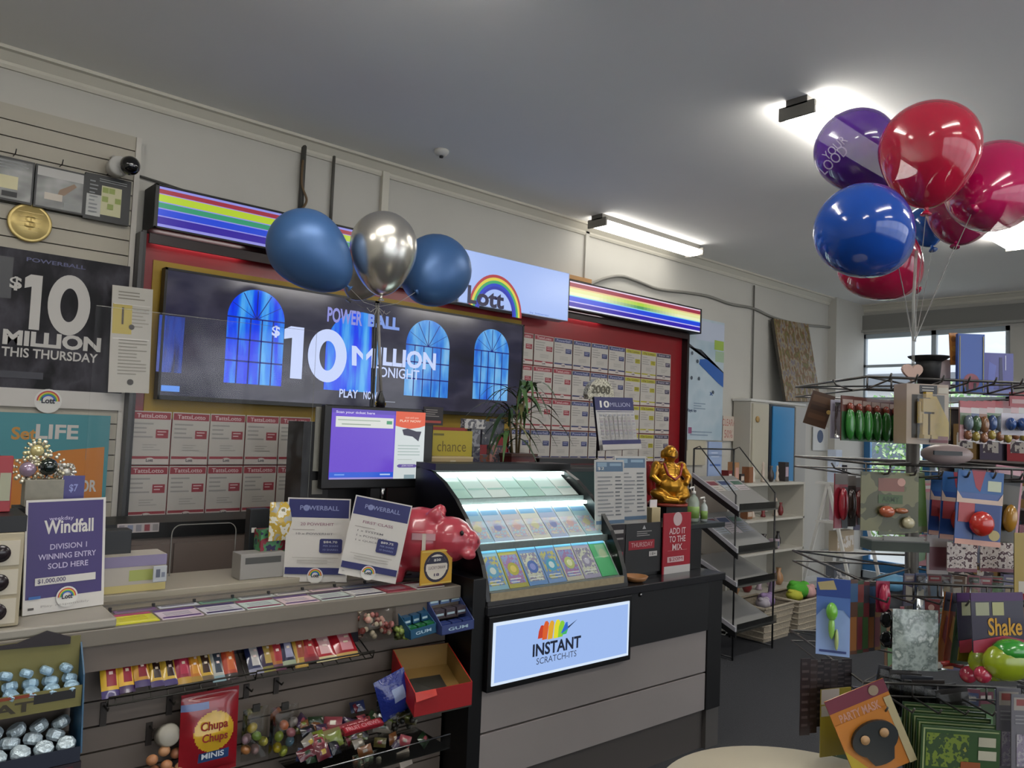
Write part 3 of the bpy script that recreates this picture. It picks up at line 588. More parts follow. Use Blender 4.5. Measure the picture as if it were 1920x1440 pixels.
a = p.uv(1004, 1246); c = p.uv(1079, 1230); p.t('SCRATCH-ITS', a[0]/p.w, 1-(a[1]+.026)/p.h, c[0]/p.w, 1-a[1]/p.h, E('3c4458', .9), .0)
p.done('lit_sign', parent=su)
# curved case
U0, U1 = 2.035, 2.86
def prof(t): a = math.radians(8+ (74-8)*t); return (.50-.52*math.cos(math.radians(90)-(math.radians(90)-a)) if False else 0, 0)
PR = [(.0, .90), (.012, .96), (.045, 1.04), (.10, 1.13), (.165, 1.21), (.245, 1.285), (.34, 1.35), (.43, 1.39), (.52, 1.40)]
for us in ((U0-.002, U0+.018), (U1-.02, U1+.006)):
    b = B(); rim = [(us[0], v-.004, z+.004) for v, z in PR]+[(us[0], .55, 1.40), (us[0], .55, .888), (us[0], 0, .888)]; b.prism(rim, (us[1]-us[0], 0, 0), M('08080a', .3)); b.build('case_side', su)
b = B(); b.box(U0, U1, .53, .56, .888, 1.41, BLACK); b.box(U0, U1, .40, .56, 1.40, 1.43, M('0c0c0e', .4)); b.build('case_back', su)
b = B(); n = len(PR); vs = [(u, v-.002, z) for u in (U0+.018, U1-.02) for v, z in PR]; b.add(vs, [(i, n+i, n+i+1, i+1) for i in range(n-1)], clear('case_glass', (.97, 1, .99), .1, .04), True); b.build('curved_glass', su)
b = B(); b.box(U0, U1, -.012, .03, .888, .905, M('3a3a3c', .4)); b.box(U0+.02, U1-.02, -.004, .03, .905, .935, M('b8a888', .35, .4, noise=.25, scale=60)); b.build('front_rail', su)
LEDW = E('e8fffc', 6.5)
TKC = [['bcd8cc', 'c8dcd8', 'd8e0dc'], ['9ab8c8', '88a4c0', 'b8b0b8', 'c8c4b8', 'a8a8c0'], ['8fb4c8', 'a8a850', '6a90c0', 'c0b8a8', 'a8a0b8', '58b878']]
for r, (va, za, vb, zb) in enumerate([(.30, 1.285, .44, 1.375), (.13, 1.115, .27, 1.245), (.02, .94, .13, 1.09)][:3]):
    b = B(); b.prism([(U0+.02, va, za-.012), (U0+.02, vb, zb-.012), (U0+.02, vb, zb-.02), (U0+.02, va, za-.02)], (U1-U0-.04, 0, 0), M('cfd6d4', .4)); b.build('sloping_shelf', su)
    b = B(); b.box(U0+.02, U1-.02, vb-.015, vb+.005, zb+.004 if r == 2 else zb, zb+.014, LEDW); b.build('led_strip', su)
    b = B(); b.box(U0+.02, U1-.02, va-.022, va-.014, za-.03, za-.002, M('6f7674', .4, noise=.3, scale=90)); b.build('price_rail', su)
    nt_ = (7, 7, 7)[r]; tw = (U1-U0-.06)/nt_
    for i in range(nt_):
        c1 = [M(h, .4) for h in (('b8d8cc', 'd2e4e0', 'e2e8e4', 'c4e4dc')[i % 4], ('90b0c4', 'a8b8d0', 'b8b0b8', 'c8c4b8', '9aa4c4', 'bcc4c8', '98b8c0')[i], ('90b8c8', 'b0a850', '6a90c4', '7a98c8', 'c4bca8', 'aaa0b8', '50b070')[i])]
        ex = (C3(1, 0, 0)-C3(0, 0, 0)); o = C3(U0+.03+tw*i, vb, zb); p = Panel(o, o+ex*tw*.96, C3(U0+.03+tw*i, va, za), .003, c1[r])
        if r == 0: p.R(.05, .2, .95, .3, M('e8f0ee')); p.R(.05, .6, .95, .68, M('a8ccc4'))
        elif r == 1: p.R(.05, .1, .9, .24, M('6a98c0')); p.R(.1, .4, .9, .9, multi('scratch_a', ['8a98b8', 'c8c0a0', 'b09ab0', '98b8c8', 'd8d8c8'], (60, 60, 60), .4)); p.C(.5, .6, .2, M(('c0b890', '7a80b0', 'c09a98')[i % 3]))
        else:
            p.R(0, 0, 1, .12, M('60a8d0')); 
            if i < 6: p.R(.08, .2, .92, .9, multi('scratch_%d' % (i % 3), [['8ab0c8', 'b8b060', '6888c0', 'a8c8b8'], ['4a78b8', '8898c8', 'a070a0', '50a8b8'], ['a8a0b0', '888098', 'c8c8b0', '9890b0']][i % 3], (55, 55, 55), .4)); p.C(.5, .55, .28, M(('60a0c0', 'b0a840', '4868b0', '40a0c0', 'b8c070', '9088a0')[i])); p.C(.5, .55, .15, M(('d0d8d0', 'd8c060', '8890d0', 'd0e0e0', 'e0e0b0', 'c0b8c8')[i])); p.lines(.15, .78, .85, .92, 2, M('e0e0dc'))
            else: p.R(.3, .15, .9, .5, M('88b890')); p.C(.6, .4, .22, M('a8b890'))
        p.done('scratch_ticket', parent=su)
# ---- raised back block at the right
rb = T('raised_counter_block', 'black raised block at the right end of the counter', 'counter', None, X0C)
b = B(); b.box(2.88, 3.60, .13, .58, .888, 1.10, M('0b0b0d', .4)); b.build('body', rb); b = B(); b.box(2.87, 3.80, .12, .62, 1.10, 1.125, M('262a2c', .3)); b.build('top', rb, bevel=.003)
def cpan(px0, py0, px1, py1, v, lean=0, **k):      # panel standing parallel to the counter front
    a = cv(px0, py0, v); c = cv(px1, py1, v); la, lc_ = loc(a), loc(c)
    return Panel(C3(la.x, v+lean, la.z), C3(lc_.x, v+lean, la.z), C3(la.x, v, lc_.z), **k)
def fit(pl, *a): return pl
p = cpan(1140, 985, 1170, 1066, .118, th=.006, m=M('1c1012', .4)); p.R(.1, .12, .9, .2, M('a8a4a0')); p.R(.1, .3, .9, .34, M('8a8684')); p.R(.15, .62, .9, .7, M('8a2438')); p.R(.6, .86, .95, .94, M('c0bcb8')); p.done('leaflet', 'narrow black leaflet with pale lines nearest the curved case', 'leaflet', 'leaflets on the black block')
p = cpan(1174, 983, 1238, 1070, .118, th=.006, m=M('262627', .4)); p.P([(.45, .12), (.55, .12), (.5, .04)], M('b0b0b0')); p.lines(.3, .16, .75, .28, 3, M('a8a4a0')); p.R(.08, .34, .8, .52, M('9a1a2c', .4)); p.t('THURSDAY', .15, .38, .75, .47, M('d0a8a8'), .0); p.R(.65, .58, .88, .68, M('c8c4c0')); p.t('18+', .69, .6, .84, .66, M('303030'), 0); p.done('leaflet', 'wide charcoal leaflet with a crimson band between two narrower ones', 'leaflet', 'leaflets on the black block')
p = cpan(1245, 963, 1293, 1074, .105, th=.006, m=M('a31a2c', .4)); p.R(.05, .85, 1, 1, M('c4c0bc')); p.C(.5, .1, .16, M('c8b0b0')); 
for i, s_ in enumerate(('ADD IT', 'TO THE', 'MIX')): p.t(s_, .2 if i < 2 else .32, .24+.13*i, .8 if i < 2 else .68, .34+.13*i, M('e0c8c8'), .01)
p.R(.15, .70, .75, .79, M('d0b0b0')); p.t('$20M', .2, .715, .7, .775, M('8a1a2a'), .0); p.R(.15, .6, .85, .605, M('d08888')); p.done('leaflet', 'tall red leaflet with white lettering at the right of the block', 'leaflet', 'leaflets on the black block')
b = B(); b.lathe([(.03, 0), (.05, .008), (.062, .028), (.058, .028), (.045, .012), (.001, .008)], M('a8764a', .3, noise=.2, scale=20), 28); c = cv(1185, 1088, .07); tag(b.build('bowl', None, CX(loc(c).x, .05, .888)), 'small tan wooden bowl at the foot of the curved case', 'bowl')
# price lists in holders
for (x0, y0, x1, y1, v, lab) in [(1115, 862, 1166, 973, .17, 'pale price list with blue header in a clear stand, in front of its twin'), (1152, 855, 1208, 968, .24, 'pale price list with blue header standing behind and right of another')]:
    a = cv(x0, y0, v); c = cv(x1, y1, v); 
    p = Panel(C3(loc(a).x, v, loc(a).z), C3(loc(c).x, v, loc(a).z), C3(loc(a).x, v-.02, 1.128), .004, M('bcbab6', .5)); p.R(.04, .03, .96, .17, M('56708a', .5)); p.R(.08, .04, .4, .1, M('8aa4b8')); p.R(.5, .05, .9, .09, M('8aa4b8')); p.lines(.08, .24, .62, .84, 11, M('8a8c8e')); p.lines(.68, .24, .92, .84, 11, M('6c7074')); p.R(.02, .87, .98, .92, M('56708a')); p.t('$2', .08, .105, .3, .15, WHITE, 0)
    p.done('price_list', lab, 'price list', 'price lists on the block')
# clear drink-like tub with cards, sanitiser
def bottle(px, py, v, z0, h, r, liq, lab, gr=None):
    a = cv(px, py, v); t = T('pump_bottle', lab, 'bottle', gr, CX(loc(a).x, v, z0))
    b = B(); b.lathe([(r*.9, 0), (r, .01), (r, h*.55), (r*.7, h*.66), (r*.3, h*.72), (r*.28, h*.76)], M(liq, .15, alpha=.75, coat=.5), 18); b.build('body', t)
    b = B(); b.lathe([(r*.34, h*.75), (r*.34, h*.83), (r*.12, h*.84), (r*.12, h*.95), (.001, h*.955)], WHITE, 14); b.tube([(0, 0, h*.94), (-.03, 0, h*.93), (-.036, 0, h*.89)], .005, WHITE); b.build('pump', t)
    b = B(); b.lathe([(r*1.01, h*.1), (r*1.01, h*.42)], M('7a9a4a', .4), 18); b.build('label', t)
bottle(1300, 960, .21, 1.126, .2, .032, 'a8b4a4', 'clear pump bottle with a green label on the block'); bottle(1320, 960, .19, 1.126, .14, .02, 'c4ccc8', 'small clear pump bottle just right of the green-labelled one', None)
a = cv(1218, 968, .30); t = T('card_tub', 'small cream tub of cards in front of the gold statue', 'tub', None, CX(loc(a).x, .28, 1.126)); b = B(); b.box(-.035, .035, -.025, .025, 0, .08, M('c8b890', .5)); b.build('tub', t)
b = B(); b.box(-.028, .03, -.004, .0, .03, .12, M('ddd4d4')); b.box(-.02, .034, .006, .01, .03, .11, M('5a3a60')); b.build('cards', t)
b = B(); a = loc(cv(1252, 965, .44)); b.box(-.10, .10, -.07, .07, 0, .065, M('0d0d0f', .4)); b.box(-.05, .05, -.0705, -.07, .02, .03, M('6a6c70')); tag(b.build('black_plinth', None, CX(a.x, .44, 1.126)), 'low black box plinth under the gold statue', 'plinth')
# ---- gold seated laughing figure, one remeshed surface
def blobs(name, parent, els, mat, vox, tubes=(), X=None):
    b = B()
    for e in els:
        c, r = e[0], e[1]; X2 = Matrix.Translation(c) @ (Matrix.Rotation(e[2], 4, 'Y') if len(e) > 2 else Matrix.Identity(4)); b.ell((0, 0, 0), r, mat, 14, X2)
    for p_, r in tubes: b.tube(p_, r, mat, 8)
    o = b.build('tmp', None); md = o.modifiers.new('r', 'REMESH'); md.mode = 'VOXEL'; md.voxel_size = vox; md.use_smooth_shade = True; s = o.modifiers.new('s', 'SMOOTH'); s.iterations = 3; s.factor = .5
    bpy.context.view_layer.update(); me = bpy.data.meshes.new_from_object(o.evaluated_get(bpy.context.evaluated_depsgraph_get())); bpy.data.objects.remove(o); me.name = name
    me.materials.clear(); me.materials.append(mat); me.polygons.foreach_set('use_smooth', [True]*len(me.polygons))
    q = bpy.data.objects.new(name, me); COL.objects.link(q); q.parent = parent
    if X is not None: q.matrix_local = X
    return q
GOLD = M('c08a2a', .28, .75, noise=.25, scale=40)
st = T('buddha_statue', 'gold laughing seated figurine on a black plinth', 'statue', None, CX(a.x, .44, 1.191) @ Matrix.Rotation(math.radians(-25), 4, 'Z') @ Matrix.Scale(1.28, 4))
blobs('body', st, [((0, 0, .02), (.085, .065, .025)), ((0, -.005, .09), (.066, .058, .062)), ((0, .01, .15), (.062, .045, .05)), ((0, -.005, .232), (.034, .036, .04)), ((0, -.03, .222), (.018, .012, .012)), ((0, -.035, .236), (.006, .008, .007)), ((-.036, 0, .228), (.007, .012, .022)), ((.036, 0, .228), (.007, .012, .022)),
    ((-.05, -.02, .045), (.05, .045, .026), .3), ((.05, -.02, .045), (.045, .05, .024), -.3), ((-.062, -.0, .17), (.024, .028, .03)), ((.062, 0, .17), (.024, .028, .03)), ((.055, -.035, .062), (.03, .026, .034), -.4)], GOLD, .005,
    [([(-.066, 0, .165), (-.088, -.02, .125), (-.062, -.05, .10)], [.022, .019, .013]), ([(.066, 0, .165), (.088, -.02, .125), (.058, -.055, .098)], [.022, .019, .013]), ([(-.05, -.05, .03), (.02, -.07, .025)], [.02, .014]), ([(0, 0, .19), (0, 0, .215)], [.025, .02])])
b = B()
for s in (-1, 1): b.ell((s*.013, -.0345, .242), (.004, .003, .0022), DARK, 8)
b.tube([(-.014, -.036, .222), (0, -.042, .217), (.014, -.036, .222)], .0022, M('5a2010', .5)); b.build('face_detail', st)
b = B(); b.lathe([(.094, 0), (.096, .008), (.085, .014), (.09, .0)], M('8a2a1a', .4), 24); b.build('base', st)
b = B(); b.tube([(-.045, -.04, .19), (-.03, -.055, .14), (0, -.066, .118), (.03, -.055, .14), (.045, -.04, .19)], .006, M('8f1c14', .4)); b.ell((-.085, .02, .11), (.018, .03, .07), M('9a2016', .45)); b.build('red_robe', st)
# ---- dark terminal behind + jackpot board with glitter bow
a = loc(cv(1070, 915, .38)); t = T('lottery_terminal', 'black counter terminal with a dim teal screen behind the curved case', 'terminal', None, X0C)
b = B(); b.prism([(2.90, .60, 1.13), (2.90, .62, 1.40), (2.90, .72, 1.41), (2.90, .80, 1.13)], (.50, 0, 0), M('0a0b0c', .35)); b.build('housing', t, bevel=.008)
b = B(); b.prism([(2.93, .5985, 1.17), (2.93, .6135, 1.375), (2.93, .6165, 1.375), (2.93, .6015, 1.17)], (.40, 0, 0), M('263c3c', .15)); b.build('screen', t)
b = B(); b.box(2.86, 3.7, .625, 1.05, 1.09, 1.129, M('141415', .5)); b.build('shelf', t); b = B(); b.box(2.9, 3.4, .7, 1.0, 0, 1.089, DARK); b.build('stand', t)
b = B(); b.box(2.95, 3.4, .74, .9, 1.41, 1.44, BLACK); b.build('document_tray', t)
b = B(); v = .8; A_, B_, C_ = cv(1114, 744, v+.03), cv(1186, 746, v+.03), cv(1095, 846, v-.02)
p = Panel(A_, B_, C_, .016, M('b4b2b0', .5), edge=BLACK); p.R(0, 0, 1, .25, M('20245c', .4)); p.t('10', .12, .07, .36, .2, WHITE, .03); p.t('MILLION', .38, .1, .9, .18, M('a8acc8'), 0); p.R(.03, .27, .97, .28, M('20245c'))
for i in range(8):
    for j in range(8): p.R(.08+.107*i, .33+.058*j, .08+.107*i+.07, .33+.058*j+.035, M(('8f9096', 'a4a09c', '9a8f96')[(i*3+j) % 3]))
p.R(0, .82, 1, .9, M('2a2c60')); p.R(0, .9, 1, 1, M('b8b4b0')); p.done('jackpot_stand', 'tilted white and navy 10 MILLION price stand with a black frame behind the price lists', 'sign')
t = T('glitter_topper', 'silver glittery domed topper above the navy price stand', 'ornament', None, Matrix.Translation(cv(1127, 742, v+.06)) @ Matrix.Rotation(CA, 4, 'Z') @ Matrix.Scale(1.28, 4))
b = B(); b.prism([(-.085, 0, -.02)]+[(.095*math.cos(PI-PI*k/14), 0, -.02+.105*math.sin(PI-PI*k/14)) for k in range(15)][1:-1]+[(.095, 0, -.02)], (0, .03, 0), multi('glitter', ['4a463c', 'a8a494', 'd8d4c0', '6a6658', 'e8e4d8'], (90, 90, 90), .3)); b.build('dome', t)
p_ = t; b = B(); b.text('2000', -.07, .01, .06, .05, -.003, M('5a5648', .4), .02); b.build('lettering', t); b = B(); b.tube([(0, .015, -.02), (0, .015, -.3)], .005, DARK); b.build('stem', t)
# ---- self service monitor
t = T('monitor', 'black service monitor with a purple and white page on the counter', 'monitor', None, X0C)
MV = .63; a = loc(cv(610, 758, MV)); c = loc(cv(808, 917, MV)); zt_, zb_ = a.z, cv(700, 916, MV).z
mu0, mu1 = a.x, c.x
b = B(); b.box(mu0, mu1, MV, MV+.04, zb_, zt_, M('08080a', .4)); b.box(mu0+.08, mu1-.08, MV+.04, MV+.08, zb_+.05, zt_-.05, DARK); b.build('casing', t, bevel=.006)
b = B(); b.box((mu0+mu1)/2-.035, (mu0+mu1)/2+.035, MV+.01, MV+.045, .99, zb_+.06, M('0c0c0e', .4)); b.build('neck', t); b = B(); b.lathe([(.07, 0), (.07, .012), (.04, .02)], BLACK, 24, Matrix.Translation(((mu0+mu1)/2, MV-.03, TOPL+.021))); b.build('base', t)
p = Panel(cv(623, 765, MV-.002), C3(loc(cv(797, 772, MV-.002)).x, MV-.002, cv(623, 765, MV-.002).z), C3(loc(cv(623, 765, MV-.002)).x, MV-.002, cv(620, 899, MV-.002).z), .002, E('6c48d0', .9))
p.R(.0, 0, 1, .06, E('5a42b8', .85)); p.t('Scan your ticket here', .04, .03, .44, .075, E('d8d0f8', .9)); p.R(.04, .11, .645, .26, E('dfe2dc', .9)); p.R(.57, .15, .63, .2, E('4a9a70', .9)); p.R(.06, .15, .5, .165, E('a8b8a8', .9)); p.R(.1, .21, .4, .225, E('98a898', .9))
p.R(0, .9, .665, .975, E('2a5ed8', .9)); p.R(.05, .925, .15, .945, E('6a9af0', .9)); p.R(.52, .925, .63, .945, E('b8d0f8', .9)); p.R(0, .975, .665, 1, E('9a90d8', .9))
p.R(.665, 0, 1, 1, E('d4dcdc', .9)); p.P([(.665, 0), (1, 0), (1, .2), (.94, .23), (.83, .255), (.73, .235), (.665, .215)], E('e05428', .9)); p.t('scan and save', .77, .07, .92, .1, E('f8c8b0', .9), 0); p.t('PLAY NOW', .71, .12, .95, .155, E('f8d0b8', .9), .02)
p.P([(.74, .27), (.8, .25), (.9, .29), (.96, .29), (.94, .38), (.93, .44), (.86, .37), (.76, .35)], E('201c38', .9)); p.lines(.70, .5, .95, .68, 4, E('a8b8b4', .9)); p.P([(.7, .8), (.72, .785), (.9, .785), (.92, .8), (.92, .82), (.9, .835), (.72, .835), (.7, .82)], E('6a5aa0', .9)); p.t('JOIN NOW', .75, .795, .88, .825, E('e0dcf0', .9), 0); p.R(.78, .94, .9, 1, E('8aa0a8', .9)); p.lines(.7, .71, .9, .74, 1, E('b8c0bc', .9))
p.done('display', parent=t)
b = B(); b.tube([(loc(cv(718, 930, MV)).x, MV+.005, zb_-.05), (loc(cv(718, 930, MV)).x, MV+.005, zb_)], .012, CHROME); b.build('scanner_stub', t)
b = B(); b.box(1.64, 2.02, .78, .93, TOPL+.021, 1.30, M('0d0d0f', .45)); b.box(1.7, 1.95, .775, .78, 1.1, 1.2, M('1c1e22', .3)); b.box(1.72, 1.76, .774, .78, 1.22, 1.235, WHITE); tag(b.build('ticket_machine', None, X0C, bevel=.004), 'bulky black ticket machine behind the two white price signs', 'machine')
b = B(); b.box(1.45, 2.02, .725, 1.0, .93, TOPL+.0205, M('3a3431', .5)); tag(b.build('service_shelf', None, X0C), 'dark shelf behind the rear ledge carrying the ticket machine', 'shelf')
# dark printer tower left of the monitor
b = B(); a = loc(cv(570, 790, .69)); c = loc(cv(612, 910, .69)); b.box(a.x, a.x+.13, .69, .85, TOPL+.021, a.z+.0, M('0e0e10', .45)); b.box(a.x+.05, a.x+.10, .684, .69, 1.38, 1.66, M('8a8880', .5)); b.box(a.x+.05, a.x+.10, .683, .69, 1.28, 1.34, M('7a7870', .5))
tag(b.build('printer_tower', None, X0C), 'tall black ticket printer tower with a grey strip left of the monitor', 'printer')
# ---- acrylic guard with rounded opening
gu0, gu1, gz0, gz1, gv = .70, 1.56, TOPL+.021, 1.985, .66
hx0, hx1 = loc(cv(322, 1000, gv)).x, loc(cv(442, 1000, gv)).x; hz1 = cv(380, 982, gv).z; r = .035
out = [(gu0, gz0), (hx0, gz0)]+[(hx0, gz0+.03)]
hole = [(hx0, gz0), (hx0, hz1-r)]+[(hx0+r-r*math.cos(PI/2*k/6), hz1-r+r*math.sin(PI/2*k/6)) for k in range(1, 7)]+[(hx1-r+r*math.sin(PI/2*k/6), hz1-r+r*math.cos(PI/2*k/6)) for k in range(1, 7)]+[(hx1, gz0)]
pts = [(gu0, gz0)]+hole+[(gu1, gz0), (gu1, gz1), (gu0, gz1)]
t = T('counter_guard', 'clear acrylic screen standing on the counter with a rounded hatch', 'screen guard', None, X0C)
b = B(); b.prism([(u, gv, z) for u, z in pts][::1], (0, .005, 0), ACR); b.build('pane', t)
b = B(); b.tube([(gu1, gv, gz0), (gu1, gv, gz1), (gu0, gv, gz1)], .0014, M('8f9088', .3, alpha=.35), 4); b.tube([(u, gv-.001, z) for u, z in hole], .0025, M('7c7a74', .3, alpha=.8), 4); b.build('polished_edge', t)
b = B(); b.box(gu1-.12, gu1-.02, gv-.03, gv+.035, gz0-.001, gz0+.02, M('8d8a84', .3)); b.build('foot', t)
# ================================================================ THINGS ON THE COUNTER
SIG = M('d2cec8', .45); NAVY = M('2c3068', .45); PURP = M('3d2f6c', .45)
def stand(pts, v0, v1, name='counter_sign', th=.006, **k):
    """sign leaning back: top at v1, bottom at v0; pts = px of TL, TR, BL"""
    return Panel(cv(*pts[0], v1), cv(*pts[1], v1), cv(*pts[2], v0), th, **k)
def drop(p, z):
    return p
# windfall
A1 = onZ(45, 1155, TOPL+.03); A2 = onZ(197, 1133, TOPL+.03); ex = A2-A1; h = .335; up = Vector((-.03, .10, 1)).normalized()*h
q0 = [A1+up, A2+up, A1]
p = Panel(*q0, .006, m=SIG); p.R(.025, .02, .965, .87, PURP)
p.t('weekday', .28, .155, .58, .2, M('c8c0e0'), 0); p.t('Windfall', .22, .185, .84, .31, SIG, .025); p.t('DIVISION 1', .3, .4, .76, .45, M('b8b0d0'), .015); p.t('WINNING ENTRY', .16, .485, .88, .535, M('c0b8d8'), .015); p.t('SOLD HERE', .28, .57, .78, .62, M('c0b8d8'), .015)
p.R(.13, .69, .88, .755, SIG); p.t('$1,000,000', .16, .70, .5, .745, M('4a4468'), .02); p.R(.06, .845, .2, .87, M('3a6ab0')); logo(p, .52, .88, .12); p.R(.05, .94, .12, .96, M('504c48')); p.t('Play responsibly', .2, .93, .8, .955, M('a8a4a0'), 0)
p.done('counter_sign', 'purple Windfall sign reading DIVISION 1 WINNING ENTRY SOLD HERE', 'sign', 'signs standing on the counter')
# two white signs
for n, (bl, br, lean, ttl, ln, lab) in enumerate([((536, 1090), (655, 1092), .06, '20 POWERHIT', ('10 x POWERHIT',), 'white and navy price sign, the left of the two in front of the monitor'), ((660, 1080), (767, 1100), .06, 'FIRST CLASS', ('1 x SYSTEM', '1 x POWERHIT', '1 x QUICKPICK'), 'white and navy price sign, the right of the two beside the pink piggy bank')]):
    A1 = onZ(*bl, TOPL+.003); A2 = onZ(*br, TOPL+.003); W = (A2-A1).length; up = (Vector((.0, lean, 1)).normalized())*.325
    if n == 1: A1 = cv(660, 1080, .20); A2 = cv(767, 1100, .085); up = Vector((.035, lean, 1)).normalized()*.305
    p = Panel(A1+up, A2+up, A1, .005, m=SIG); p.R(.02, .015, .98, .235, NAVY); p.C(.3, .12, .05, M('8088b8')); p.t('POWERBALL', .2, .09, .82, .145, M('9098c4'), .01); p.t(ttl, .22, .295, .75, .33, M('a07888'), .01)
    p.R(.1, .375, .45, .385, M('b0aaa4'))
    for j, s in enumerate(ln): p.t('%s' % s, .16, .415+.06*j, .16+.045*len(s), .44+.06*j, M('8a8688'), .01)
    p.P([(.54, .5), (.56, .485), (.88, .485), (.9, .5), (.9, .64), (.88, .655), (.56, .655), (.54, .64)], NAVY); p.t('$84.70' if n == 0 else '$89.75', .6, .51, .82, .54, WHITE, .01); p.t('PER SHARE', .6, .56, .84, .58, M('9098c0'), 0); p.t('10 SHARES', .6, .605, .84, .625, M('9098c0'), 0)
    p.R(.12, .71, .85, .716, M('a8a49c')); p.lines(.2, .74, .8, .8, 2, M('b4b0a8')); p.R(.02, .83, .98, .91, NAVY); logo(p, .5, .925, .11); p.t('18+', .05, .94, .1, .96, M('807c78'), 0)
    p.done('counter_sign', lab, 'sign', 'signs standing on the counter')
    b = B(); mid = (A1+A2)/2; s_ = B(); s_.prism([(mid.x, mid.y+.012, TOPL+.003), (mid.x, mid.y+.09, TOPL+.003), (mid.x, mid.y+.02, TOPL+.14)], (.004, 0, 0), ACR); tag(s_.build('sign_easel'), 'clear easel foot behind the %s white price sign' % ('left', 'right')[n], 'easel')
# piggy bank: seen from behind/side, snout to the right
PINK = M('b8404e', .3, coat=.4, noise=.05, scale=8); a = loc(cv(842, 1085, .20))
pg = T('piggy_bank', 'large glossy pink piggy bank at the right end of the ledge', 'piggy bank', None, CX(1.86, .235, TOPL+.001, math.radians(-38)) @ Matrix.Scale(1.03, 4))
blobs('body', pg, [((0, 0, .16), (.15, .12, .13)), ((.12, -.03, .17), (.10, .09, .09)), ((.19, -.05, .165), (.055, .045, .045)), ((.215, -.055, .165), (.018, .043, .045)), ((.06, -.07, .265), (.03, .02, .035), .4), ((.07, .05, .265), (.03, .02, .035), .4), 
    ((-.08, -.06, .035), (.035, .035, .05)), ((.08, -.06, .035), (.035, .035, .05)), ((-.08, .06, .035), (.035, .035, .05)), ((.08, .06, .035), (.035, .035, .05)), ((.20, -.09, .12), (.03, .02, .02))], PINK, .009)
b = B(); b.ell((.233, -.07, .17), (.003, .008, .01), M('5a1a24')); b.ell((.233, -.04, .17), (.003, .008, .01), M('5a1a24')); b.build('nostril', pg); b = B(); b.ell((.17, -.105, .205), (.008, .008, .01), BLACK); b.build('eye', pg)
b = B(); b.box(.02, .034, -.122, -.118, .12, .2, M('cfc4b8')); b.box(-.02, .07, -.12, -.117, .175, .2, M('c89aa0', .4)); b.build('tape', pg)
p = cpan(790, 1033, 846, 1092, .075, th=.004, m=M('c99a2a', .45)); p.C(.5, .5, .40, M('2a2438')); p.C(.5, .5, .33, M('d8d0c0')); p.P([(.16, .4), (.84, .4), (.7, .2), (.3, .2)], M('2a2c40')); p.R(.16, .43, .84, .6, M('d8cfc4')); p.t('$20', .4, .26, .62, .34, WHITE, .02); p.t('LUCKY DRAW', .24, .47, .78, .56, M('5a4a50'), 0); p.t('18', .42, .68, .58, .76, M('4a3a60'), .02); p.R(.02, .02, .98, .06, M('d8b858')); p.R(.02, .94, .98, .98, M('d8b858'))
p.done('draw_card', 'orange and yellow card with a round badge leaning on the piggy bank', 'card')
# --- service side desk behind the hatch
b = B(); b.box(.1, 1.95, .725, 1.1, .70, .75, BRN); b.box(.1, .14, .73, 1.1, 0, .7, BRN); b.box(1.9, 1.94, .73, 1.1, 0, .7, BRN); tag(b.build('service_desk', None, X0C), 'brown work desk behind the hatch of the acrylic guard', 'desk')
zk, zk2 = cv(380, 1003, 1.30).z, cv(380, 976, 1.30).z; t = T('back_cabinet', 'brown low cabinet with a black top along the wall behind the counter', 'cabinet', None, X0C)
b = B(); b.box(.5, 2.6, 1.30, 1.58, 0, zk, M('6c605a', .5, noise=.06)); b.build('body', t); b = B(); b.box(.5, 2.6, 1.29, 1.59, zk, zk2, M('050506', .4)); b.build('top', t)
for k in range(3): b = B(); b.box(.52+.69*k, 1.19+.69*k, 1.285, 1.299, .1, zk-.03, M('72655e', .5)); b.build('door', t)
def cbox(name, px0, py0, px1, py1, v, dep, m, lab, cat, grp=None, marks=None, zfl=None):
    a, c = loc(cv(px0, py0, v)), loc(cv(px1, py1, v)); z0 = zfl if zfl is not None else c.z
    b = B(); b.box(a.x, c.x, v, v+dep, z0, a.z, m)
    for (u0, w0, u1, w1, mm) in (marks or []):
        W, H = c.x-a.x, a.z-z0; b.poly([(a.x+u0*W, v-.001, a.z-w1*H), (a.x+u1*W, v-.001, a.z-w1*H), (a.x+u1*W, v-.001, a.z-w0*H), (a.x+u0*W, v-.001, a.z-w0*H)], mm)
    o = b.build(name, None, X0C, bevel=.002); return tag(o, lab, cat, grp)
ZR = TOPL+.021
cbox('card_reader', 190, 996, 245, 1042, .50, .07, M('15171a', .4), 'dark card reader with a white slot label left of the hatch', 'card reader', None, [(.2, .75, .75, .88, WHITE)], ZR)
cbox('paper_stack', 196, 1046, 312, 1062, .44, .12, M('b8b0a4', .5), 'flat stack of coloured papers left of the hatch', 'papers', None, [(0, 0, 1, .3, M('8a80a0')), (.4, .4, .8, .7, M('a8b060')), (0, .8, 1, 1, M('c8b878'))], ZR)
cbox('price_tag', 288, 1062, 312, 1090, .40, .004, M('b8bcc0'), 'small white price tag clipped to the rear ledge', 'tag', None, [(.2, .2, .5, .7, M('5a6070')), (.6, .4, .85, .7, M('7a8090'))])
cbox('sticker_strip', 220, 983, 298, 997, 1.284, .004, M('b8b0b0'), 'row of five small square stickers above the desk', 'stickers', None, [(.04+.2*i, .15, .17+.2*i, .85, M(('8f8a90', '8088a0', '8a8890', '8a4048', '8a8686')[i])) for i in range(5)])
cbox('product_carton', 490, 995, 540, 1030, .50, .07, multi('carton_print', ['3a4a8a', '8a2438', '4a8a5a', '2a2450', 'b06a30'], (22, 22, 22), .4), 'small multicoloured carton behind the left white sign', 'carton', None, [(0, .7, 1, 1, M('1c1c3a')), (.3, .78, .55, .9, WHITE)], ZR)
